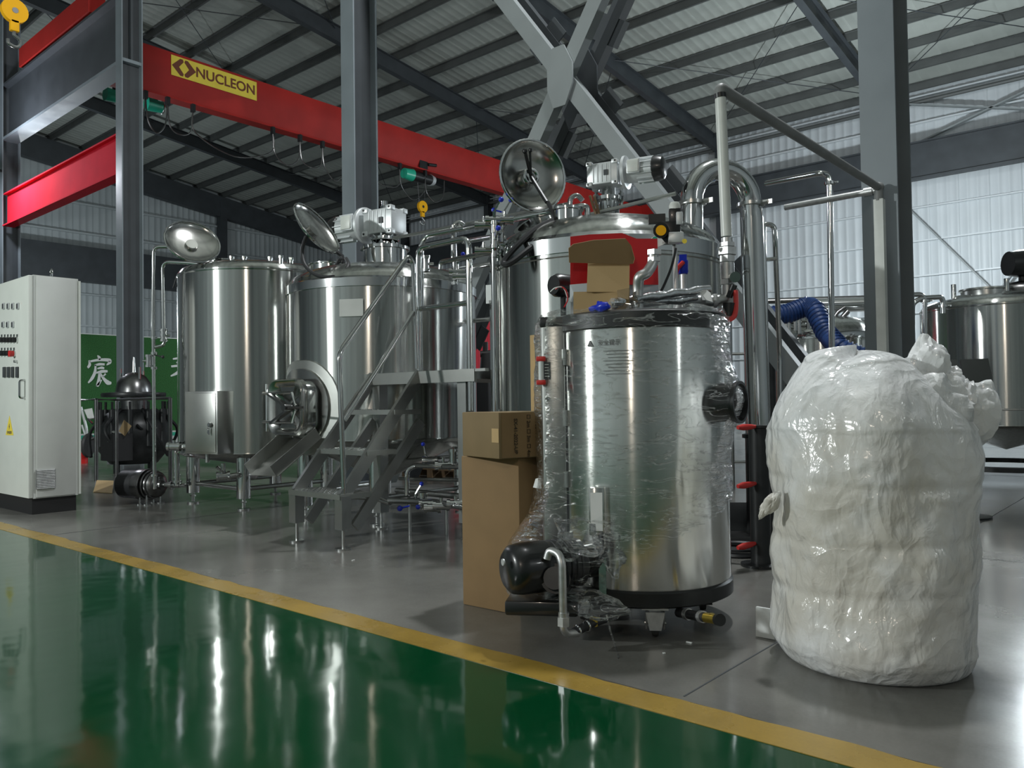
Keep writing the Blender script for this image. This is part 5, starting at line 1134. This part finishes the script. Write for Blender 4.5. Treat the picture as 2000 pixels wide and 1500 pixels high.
# brush strokes as tapering ribbons: (list of points, widths) in a unit square
def brush(t, strokes, O, size, Xv, Yv):
    N_ = Vector(Xv).cross(Vector(Yv)).normalized()
    for pts, ws in strokes:
        P = [Vector((p[0], p[1], 0)) for p in pts]; Q = []; W2 = []
        m = len(P)
        for i in range(m - 1):
            p0, p1, p2, p3 = P[max(0, i - 1)], P[i], P[i + 1], P[min(m - 1, i + 2)]
            for k_ in range(6):
                u = k_ / 6; Q.append(.5 * ((2 * p1) + (p2 - p0) * u + (2 * p0 - 5 * p1 + 4 * p2 - p3) * u * u + (3 * p1 - p0 - 3 * p2 + p3) * u ** 3)); W2.append(ws[i] * (1 - u) + ws[i + 1] * u)
        Q.append(P[-1]); W2.append(ws[-1]); vs = []
        for i, q in enumerate(Q):
            d = (Q[min(i + 1, len(Q) - 1)] - Q[max(i - 1, 0)]).normalized(); nn = Vector((-d.y, d.x, 0)) * W2[i] * .7
            for s in (q + nn, q - nn):
                for lift in (.004, .014): vs.append(Vector(O) + Vector(Xv) * s.x * size + Vector(Yv) * s.y * size + N_ * lift)
        fs = []
        for i in range(len(Q) - 1):
            o = i * 4; e = o + 4; fs += [(o + 1, o + 3, e + 3, e + 1), (o, e, e + 2, o + 2), (o, o + 1, e + 1, e), (o + 2, e + 2, e + 3, o + 3)]
        fs += [(0, 2, 3, 1), (len(vs) - 4, len(vs) - 3, len(vs) - 1, len(vs) - 2)]
        part(t, 'brush_stroke', G().add(vs, fs), 'print_white')
chen = [([(.42, .98), (.5, .9), (.5, .84)], [.02, .09, .03]), ([(.08, .82), (.1, .68), (.02, .58)], [.03, .08, .05]), ([(.1, .78), (.5, .84), (.9, .84), (.94, .78), (.8, .68)], [.04, .06, .08, .09, .02]),
        ([(.3, .66), (.5, .7), (.72, .7)], [.03, .06, .05]), ([(.34, .68), (.32, .45), (.2, .25), (.04, .1)], [.04, .08, .08, .03]), ([(.42, .56), (.6, .59), (.7, .57)], [.03, .06, .04]), ([(.36, .42), (.6, .47), (.84, .48)], [.03, .07, .05]),
        ([(.5, .42), (.48, .2), (.42, .02), (.52, .12), (.6, .2)], [.05, .09, .08, .05, .02]), ([(.76, .4), (.64, .3)], [.05, .02]), ([(.54, .4), (.68, .24), (.84, .12), (1.0, .1)], [.04, .07, .11, .05])]
lai = [([(.1, .72), (.5, .78), (.9, .76)], [.04, .07, .05]), ([(.26, .96), (.34, .88), (.32, .82)], [.03, .08, .03]), ([(.24, .62), (.34, .55)], [.06, .03]), ([(.76, .64), (.64, .55)], [.06, .03]), ([(.04, .45), (.5, .5), (.96, .48)], [.05, .07, .05]), ([(.5, .98), (.52, .5), (.5, .02)], [.05, .09, .05]), ([(.48, .48), (.3, .25), (.02, .1)], [.05, .09, .03]), ([(.52, .46), (.72, .25), (1, .08)], [.04, .09, .07])]
q0 = PX(170, 754, XT); q1 = PX(217, 694, XT); sz = (q1.z - q0.z)
brush(t, chen, q0 + Vector((0, 0, 0)), 1.0, Vector((0, q1.y - q0.y, 0)), Vector((0, 0, sz)))
q0 = PX(332, 740, XT); q1 = PX(385, 688, XT); brush(t, lai, q0, 1.0, Vector((0, q1.y - q0.y, 0)), Vector((0, 0, q1.z - q0.z)))
# dark bottling machine on a round frame
dm = 11.5
mc_ = Z(262, 920, 0); dm = (mc_ - CAM).dot(CF)
t = thing('bottling_machine', 'dark round machine with a domed head behind the pump', 'machine', mc_)
def zat(py): return 1 + (796 - py) * dm / 1560
part(t, 'dome', G().lathe((mc_.x, mc_.y, 0), [(.27, zat(768)), (.26, zat(760)), (.24, zat(748)), (.17, zat(735)), (.08, zat(729)), (.001, zat(727))], 32), 'dark_steel')
part(t, 'top_disc', G().lathe((mc_.x, mc_.y, 0), [(.001, zat(776)), (.46, zat(776)), (.47, zat(772)), (.46, zat(768)), (.2, zat(766))], 40), 'dark_iron')
part(t, 'neck', G().lathe((mc_.x, mc_.y, 0), [(.2, zat(800)), (.2, zat(776))], 28), 'dark_steel')
part(t, 'body', G().lathe((mc_.x, mc_.y, 0), [(.001, zat(905)), (.34, zat(905)), (.5, zat(880)), (.52, zat(830)), (.4, zat(808)), (.22, zat(800))], 40), 'dark_iron')
for i in range(12):
    a = 2 * pi * i / 12; q = Vector((mc_.x + .5 * math.cos(a), mc_.y + .5 * math.sin(a), 0))
    part(t, 'filling_head', G().cyl(q + UP * zat(870), q + UP * zat(800), .045, n=10).cyl(q + UP * zat(800), q + UP * zat(785), .02, n=8), 'dark_iron')
part(t, 'spire', G().cyl((mc_.x, mc_.y, zat(730)), (mc_.x, mc_.y, zat(698)), .035, .015, n=10), 'steel_satin')
for i in range(5): part(t, 'hose', G().spline([mc_ + Vector((.3 * math.cos(i * 1.3), .3 * math.sin(i * 1.3), zat(800))), mc_ + Vector((.7 * math.cos(i * 1.3 + .2), .7 * math.sin(i * 1.3), zat(840))), mc_ + Vector((.6 * math.cos(i * 1.3 + .5), .6 * math.sin(i * 1.3 + .5), zat(890)))], .025, n=7), 'black_rubber')
for i in range(4): a = i * pi / 2 + .4; q = mc_ + Vector((.35 * math.cos(a), .35 * math.sin(a), 0)); part(t, 'caster', G().cyl(q + UP * .0, q + UP * .3, .045, n=10), 'dark_iron')
rng = random.Random(3)
for i in range(14):
    a = rng.uniform(0, 2 * pi); r_ = rng.uniform(.42, .62); q = mc_ + Vector((r_ * math.cos(a), r_ * math.sin(a), zat(rng.uniform(800, 900)))); e = q + Vector((rng.uniform(-.2, .2), rng.uniform(-.2, .2), rng.uniform(-.25, .25)))
    part(t, 'fitting', G().tube([q, q.lerp(e, .5) + UP * rng.uniform(-.1, .1), e], rng.uniform(.012, .03), n=7, bend=.08), rng.choice(['steel_pipe', 'dark_steel', 'dark_iron', 'steel_satin']))
for i in range(3): q = mc_ + Vector((.2 * math.cos(i * 2), .2 * math.sin(i * 2), zat(742))); part(t, 'nozzle', G().cyl(q, q + UP * rng.uniform(.1, .25), .02, n=8), 'steel_pipe')
part(t, 'paper_note', quad(dpx((232, 842, dm - .7), (242, 820, dm - .7), (257, 832, dm - .7), (244, 852, dm - .7))), 'cardboard_dark'); part(t, 'crate', G().box(mc_ + UP * .42 - CF * .55, (.4, .3, .4)), 'black_matt')
tf = thing('tube_frame', 'grey tube railing standing in front of the dark machine', 'frame', Z(230, 940, 0))
zr = None
feet = [Z(188, 940, 0), Z(228, 930, 0), Z(333, 945, 0)]
zr = 1 + (796 - 780) * (feet[0] - CAM).dot(CF) / 1560
for p in feet: part(tf, 'post', G().cyl(p, Vector((p.x, p.y, zr)), .025, n=10), 'dark_steel')
pl = Z(160, 938, 0); part(tf, 'top_rail', G().tube([Vector((pl.x, pl.y, zr))] + [Vector((p.x, p.y, zr)) for p in feet], .018, n=8), 'dark_steel')
# trolley seen between cabinet and machine
q = Z(168, 905, 0); t = thing('hand_trolley', 'white and grey folding trolley beside the control cabinet', 'trolley', q); dq = (q - CAM).dot(CF)
part(t, 'frame', G().tube([D(158, 795, dq), D(170, 840, dq), D(165, 900, dq)], .025, n=8, bend=.1).tube([D(160, 830, dq), D(178, 885, dq)], .02, n=8), 'aluminium'); part(t, 'tray', G().add([D(164, 800, dq), D(180, 797, dq), D(184, 816, dq), D(172, 818, dq), D(164, 802, dq + .1), D(180, 799, dq + .1), D(184, 818, dq + .1), D(172, 820, dq + .1)], [(0, 1, 2, 3), (7, 6, 5, 4), (0, 4, 5, 1), (1, 5, 6, 2), (2, 6, 7, 3), (3, 7, 4, 0)]), 'paper'); part(t, 'wheel', G().lathe(D(172, 870, dq), [(.001, -.03), (.2, -.03), (.22, 0), (.2, .03), (.001, .03)], 20, CR), 'wheel_grey')
q = Z(160, 905, 0) + UP * .08; solo('canister', G().cyl(q - UP * .08, q + UP * .08, .1, n=14).cyl(q + UP * .08, q + UP * .12, .07, n=14), 'red_plastic', 'small red canister behind the white trolley', 'canister')
g = G(); P = [Z(182, 962, .0), Z(219, 964, .0), Z(222, 940, .09), Z(189, 939, .09)]
g.add(P + [p + UP * .008 for p in P], [(3, 2, 1, 0), (4, 5, 6, 7), (0, 1, 5, 4), (1, 2, 6, 5), (2, 3, 7, 6), (3, 0, 4, 7)])
solo('cardboard_offcut', g, 'cardboard_tan', 'tan cardboard offcut lying on the floor beside the pump', 'cardboard')
# red container and dark equipment glimpsed between the tanks
dk_ = 15.0; q = D(948, 700, dk_); t = thing('red_container', 'pink red ribbed container glimpsed between middle tank and kettle', 'container', Vector((q.x, q.y, 0)))
z1 = D(948, 628, dk_).z; c0_ = Vector((q.x, q.y, 0)); 
part(t, 'body', G().span((q.x - .9, q.y, 0.1), (q.x + .3, q.y + 1.4, z1)), 'container_red')
for i in range(8): part(t, 'rib', G().span((q.x - .88 + i * .15, q.y - .04, .15), (q.x - .88 + i * .15 + .07, q.y, z1 - .05)), 'container_red')
for i in range(7): part(t, 'rib', G().span((q.x + .3, q.y + .05 + i * .2, .15), (q.x + .34, q.y + .15 + i * .2, z1 - .05)), 'container_red')
part(t, 'skid', G().span((q.x - .8, q.y + .1, 0), (q.x + .2, q.y + 1.3, .1)), 'dark_iron')
dq = 11.5; q = D(952, 800, dq); t = thing('capping_machine', 'black silhouetted machine in front of the red container', 'machine', Vector((q.x, q.y, 0)))
part(t, 'cabinet', G().box(Vector((q.x, q.y, .65)), (.5, .5, 1.3), bev=.03), 'black_matt'); part(t, 'column', G().cyl(Vector((q.x, q.y, 1.3)), D(950, 690, dq), .12, .08, n=14), 'black_matt'); part(t, 'head', G().cyl(D(938, 692, dq), D(962, 690, dq), .05, n=10).cyl(D(948, 695, dq), D(948, 668, dq), .04, n=10), 'black_matt')
# pallet under the middle tank
q = Z(640, 955, 0); t = thing('wooden_pallet', 'wooden pallet lying on the floor beyond the middle tank', 'pallet', q)
for i in range(5): part(t, 'plank', G().span((q.x - .5, q.y + 1.6 + i * .22, .11), (q.x + .6, q.y + 1.76 + i * .22, .13)), 'wood')
for i in range(3): part(t, 'bearer', G().span((q.x - .5 + i * .5, q.y + 1.6, 0), (q.x - .4 + i * .5, q.y + 2.64, .11)), 'wood')

# ================================================================== BACKGROUND, RIGHT
def bg_tank(name, lab, cx, d, r, zt, zb, dome, n=64, mat='steel_shell'):
    lat = (cx - 1000) / 1560 * d; f2 = Vector((-math.sin(YAW), math.cos(YAW), 0)); r2 = Vector((math.cos(YAW), math.sin(YAW), 0)); c = f2 * d + r2 * lat
    t = thing(name, lab, 'tank', c); shell(t, c.x, c.y, r, zb, zt, dome, .3, n=n)
    for a in (45, 135, 225, 315): x, y = c.x + r * .8 * math.cos(rad(a)), c.y + r * .8 * math.sin(rad(a)); part(t, 'leg', G().cyl((x, y, 0), (x, y, zb), .06, n=12), 'steel_satin')
    return t, c
t, c = bg_tank('storage_tank', 'big stainless tank at the right edge behind the bale', 1962, 10.0, .93, 2.08, .62, .16)
part(t, 'top_hatch', G().lathe((c.x - .15, c.y - .15, 0), [(.28, 2.2), (.28, 2.3), (.3, 2.31), (.3, 2.33), (.001, 2.34)], 32), 'steel_satin')
for ox, oy in ((-.5, -.2), (.1, -.3)): part(t, 'fitting', G().cyl((c.x + ox, c.y + oy, 2.1), (c.x + ox, c.y + oy, 2.42), .03, n=10), 'steel_pipe')
part(t, 'shell_band', G().lathe((c.x, c.y, 0), [(.93, .82), (.945, .825), (.945, .84), (.93, .845)], 64), 'steel_satin')
part(t, 'base_ring', G().lathe((c.x, c.y, 0), [(.8, .1), (.9, .1), (.9, .16), (.8, .16)], 48), 'dark_iron')
dq = 9.9
part(t, 'top_pipe', G().tube([D(1864, 600, dq), D(1864, 582, dq), D(1925, 577, dq), D(1958, 575, dq - .4), D(1962, 573, dq - .4), D(2010, 570, dq - .4)], .028, n=10, bend=.12), 'steel_pipe')
part(t, 'top_pipe', G().tube([D(1960, 592, dq - .3), D(1962, 573, dq - .3), D(2020, 570, dq - .3)], .03, n=10, bend=.1), 'steel_pipe')
part(t, 'valve', G().cyl(D(1926, 574, dq), D(1926, 590, dq), .04, n=10), 'steel_pipe')
part(t, 'control_motor', G().lathe(D(2000, 515, dq), [(.001, -.2), (.15, -.2), (.18, 0), (.15, .2), (.001, .2)], 20, CR), 'black_paint'); part(t, 'motor_stem', G().cyl(D(1998, 520, dq), D(1998, 600, dq), .05, n=10), 'dark_iron')
part(t, 'hatch_lid', G().ball(D(1992, 568, dq), .25, (1, .4, .5), n=16), 'dark_steel')
t2 = thing('pipe_stand', 'pair of slim pipes joined by elbows between the blue grey column and right tank', 'pipe', D(1785, 950, 9.6)); dq = 9.4
part(t2, 'pipe', G().tube([D(1782, 700, dq), D(1782, 592, dq), D(1800, 582, dq), D(1838, 580, dq), D(1842, 588, dq), D(1842, 612, dq)], .03, n=10, bend=.1), 'steel_pipe')
part(t2, 'pipe', G().tube([D(1770, 576, dq), D(1798, 575, dq), D(1806, 582, dq), Vector((D(1807, 925, dq).x, D(1807, 925, dq).y, 0))], .03, n=10, bend=.1), 'steel_pipe'); part(t2, 'pipe', G().cyl(D(1782, 690, dq), Vector((D(1784, 925, dq).x, D(1784, 925, dq).y, 0)), .03, n=10), 'steel_pipe')
g = G(); g.clamp(D(1842, 598, dq), UP, .035); g.clamp(D(1807, 588, dq), UP, .035); part(t2, 'clamp', g, 'steel_pipe')
t, c = bg_tank('domed_tank', 'small domed stainless tank behind the blue hose', 1606, 12.4, .86, 1.95, .6, .3)
part(t, 'shoulder_band', G().lathe((c.x, c.y, 0), [(.86, 1.86), (.875, 1.865), (.875, 1.96), (.85, 1.99)], 64), 'steel_pipe')
for i, (px, py) in enumerate(((1515, 640), (1527, 636), (1540, 640), (1552, 630), (1578, 627), (1560, 636), (1520, 628), (1535, 630))):
    q = D(px, py, 11.6); part(t, 'fitting', G().cyl(q - UP * .12, q + UP * .1, .035, n=8).cyl(q - CR * .1, q + CR * .1, .025, n=8), 'steel_pipe')
part(t, 'exhaust', G().tube([D(1630, 640, 12), D(1645, 620, 12), D(1656, 608, 12)], .04, n=10).tube([D(1622, 630, 12), D(1636, 610, 12), D(1650, 600, 12)], .03, n=10), 'dark_steel')
t = thing('steam_duct', 'polished horizontal duct crossing behind the blue grey column', 'duct', D(1640, 595, 13.5)); part(t, 'pipe', G().cyl(D(1560, 598, 13.6), D(1780, 592, 13.0), .12, n=18), 'steel_pipe'); part(t, 'pipe', G().cyl(D(1500, 588, 14.0), D(1780, 580, 13.3), .05, n=12), 'dark_steel'); part(t, 'hanger', G().cyl(D(1600, 596, 13.5), Vector((D(1600, 596, 13.5).x, D(1600, 596, 13.5).y, 0)), .04, n=8), 'dark_iron')
# blue corrugated suction hose
pts = [D(1500, 618, 8.6), D(1540, 612, 8.6), D(1575, 598, 8.6), D(1592, 606, 8.5), D(1612, 648, 8.3), D(1640, 680, 8.1), D(1690, 700, 8.0), D(1740, 720, 7.9)]
t = thing('blue_hose', 'dark blue corrugated hose arching behind the white bale', 'hose', D(1600, 640, 8.4)); 
part(t, 'hose', G().spline(pts, .098, n=18, k=8), 'blue_hose')
Q = []
for i in range(len(pts) - 1):
    for k_ in range(6): Q.append(pts[i].lerp(pts[i + 1], k_ / 6))
for i in range(1, len(Q) - 1): part(t, 'hose_ring', G().ring(Q[i], Q[i + 1] - Q[i - 1], .1, .01, n=16, m=5), 'blue_hose')
part(t, 'hose_stand', G().cyl(D(1500, 618, 8.6), Vector((D(1500, 618, 8.6).x, D(1500, 618, 8.6).y, 0)), .07, n=12), 'dark_iron')
# post with red handles between boiler and bale
q = Z(1487, 1105, 0); t = thing('lever_stand', 'dark post with red lever handles between the boiler and bale', 'stand', q); dq = (q - CAM).dot(CF)
part(t, 'post', G().lathe((q.x, q.y, 0), [(.001, 0), (.12, 0), (.12, .015), (.06, .02), (.06, .82), (.07, .825), (.07, .84), (.001, .84)], 20), 'dark_iron')
for py, a in ((836, 2), (947, 6), (1064, 9)):
    e0, e1 = D(1476, py - 3, dq - .03), D(1441, py + a - 3, dq - .1); part(t, 'lever', G().tube([e0, e0.lerp(e1, .3), e0.lerp(e1, .7), e1], [.01, .017, .02, .012], n=10), 'red_handle', 'red lever handle')
for py, px in ((705, 1462),): pass
# music-stand like notice boards in front of the right tank
q = Z(1884, 1010, 0); t = thing('notice_stand', 'slim post carrying two dark tilted panels in front of the right tank', 'stand', q); dq = (q - CAM).dot(CF)
part(t, 'post', G().cyl(q, D(1877, 725, dq), .024, n=10), 'steel_satin'); part(t, 'base', G().lathe((q.x, q.y, 0), [(.001, 0), (.2, 0), (.2, .015), (.001, .03)], 24), 'dark_iron')
part(t, 'panel', quad(dpx((1834, 703, dq), (1868, 702, dq), (1876, 742, dq - .1), (1840, 750, dq - .1)), .02), 'purlin_paint'); part(t, 'panel', quad(dpx((1876, 702, dq), (1930, 700, dq), (1940, 746, dq - .1), (1884, 746, dq - .1)), .02), 'purlin_paint')
# cable reel and mat clutter behind the boiler
q = Z(1452, 1092, 0); solo('floor_cable', G().spline([q + Vector((.16 * math.cos(a * .7), .16 * math.sin(a * .7), .02 + .004 * a)) for a in range(18)], .018, n=7), 'black_rubber', 'coiled black cable on the floor behind the boiler', 'cable')
q = Z(1455, 1060, 0); t = thing('tool_case', 'open dark flat case on the floor behind the boiler', 'case', q)
M = Matrix.Rotation(rad(30), 3, 'Z'); part(t, 'tray', G().box(q + UP * .03, (.36, .26, .06), M, bev=.01), 'black_matt'); part(t, 'lid', G().box(q + UP * .14 + M @ Vector((0, .17, 0)), (.36, .02, .24), M @ Matrix.Rotation(rad(-20), 3, 'X'), bev=.006), 'dark_iron')
for i, (px, py, lab) in enumerate(((1346, 1256, 'tiny white paper scrap on the floor in front of the boiler'), (1297, 1277, 'tiny white scrap on the floor nearest the yellow stripe'), (690, 1095, 'thin bright sliver on the floor below the stairs'))):
    q = Z(px, py, 0); M = Matrix.Rotation(i * .9, 3, 'Z'); solo('paper_scrap', G().box(q + UP * .003, (.025 if i != 1 else .01, .008, .004), M), 'paper', lab, 'scrap', q)
# handling frames glimpsed behind the boiler, left of the stack pipe
q = Z(1450, 960, 0); dq = (q - CAM).dot(CF); t = thing('service_rack', 'dark service rack glimpsed between boiler and stack pipe', 'rack', q)
for px in (1432, 1462):
    f_ = Z(px, 955, 0); part(t, 'upright', G().cyl(f_, Vector((f_.x, f_.y, 1.9)), .022, n=8), 'steel_satin')
for z in (.3, .7, 1.1, 1.5): a, b = Z(1432, 955, 0), Z(1462, 955, 0); part(t, 'rung', G().cyl(Vector((a.x, a.y, z)), Vector((b.x, b.y, z)), .016, n=8), 'steel_satin')
part(t, 'drum', G().lathe(q + Vector((.1, .5, 0)), [(.001, 0), (.25, 0), (.25, .5), (.001, .52)], 24), 'dark_iron')
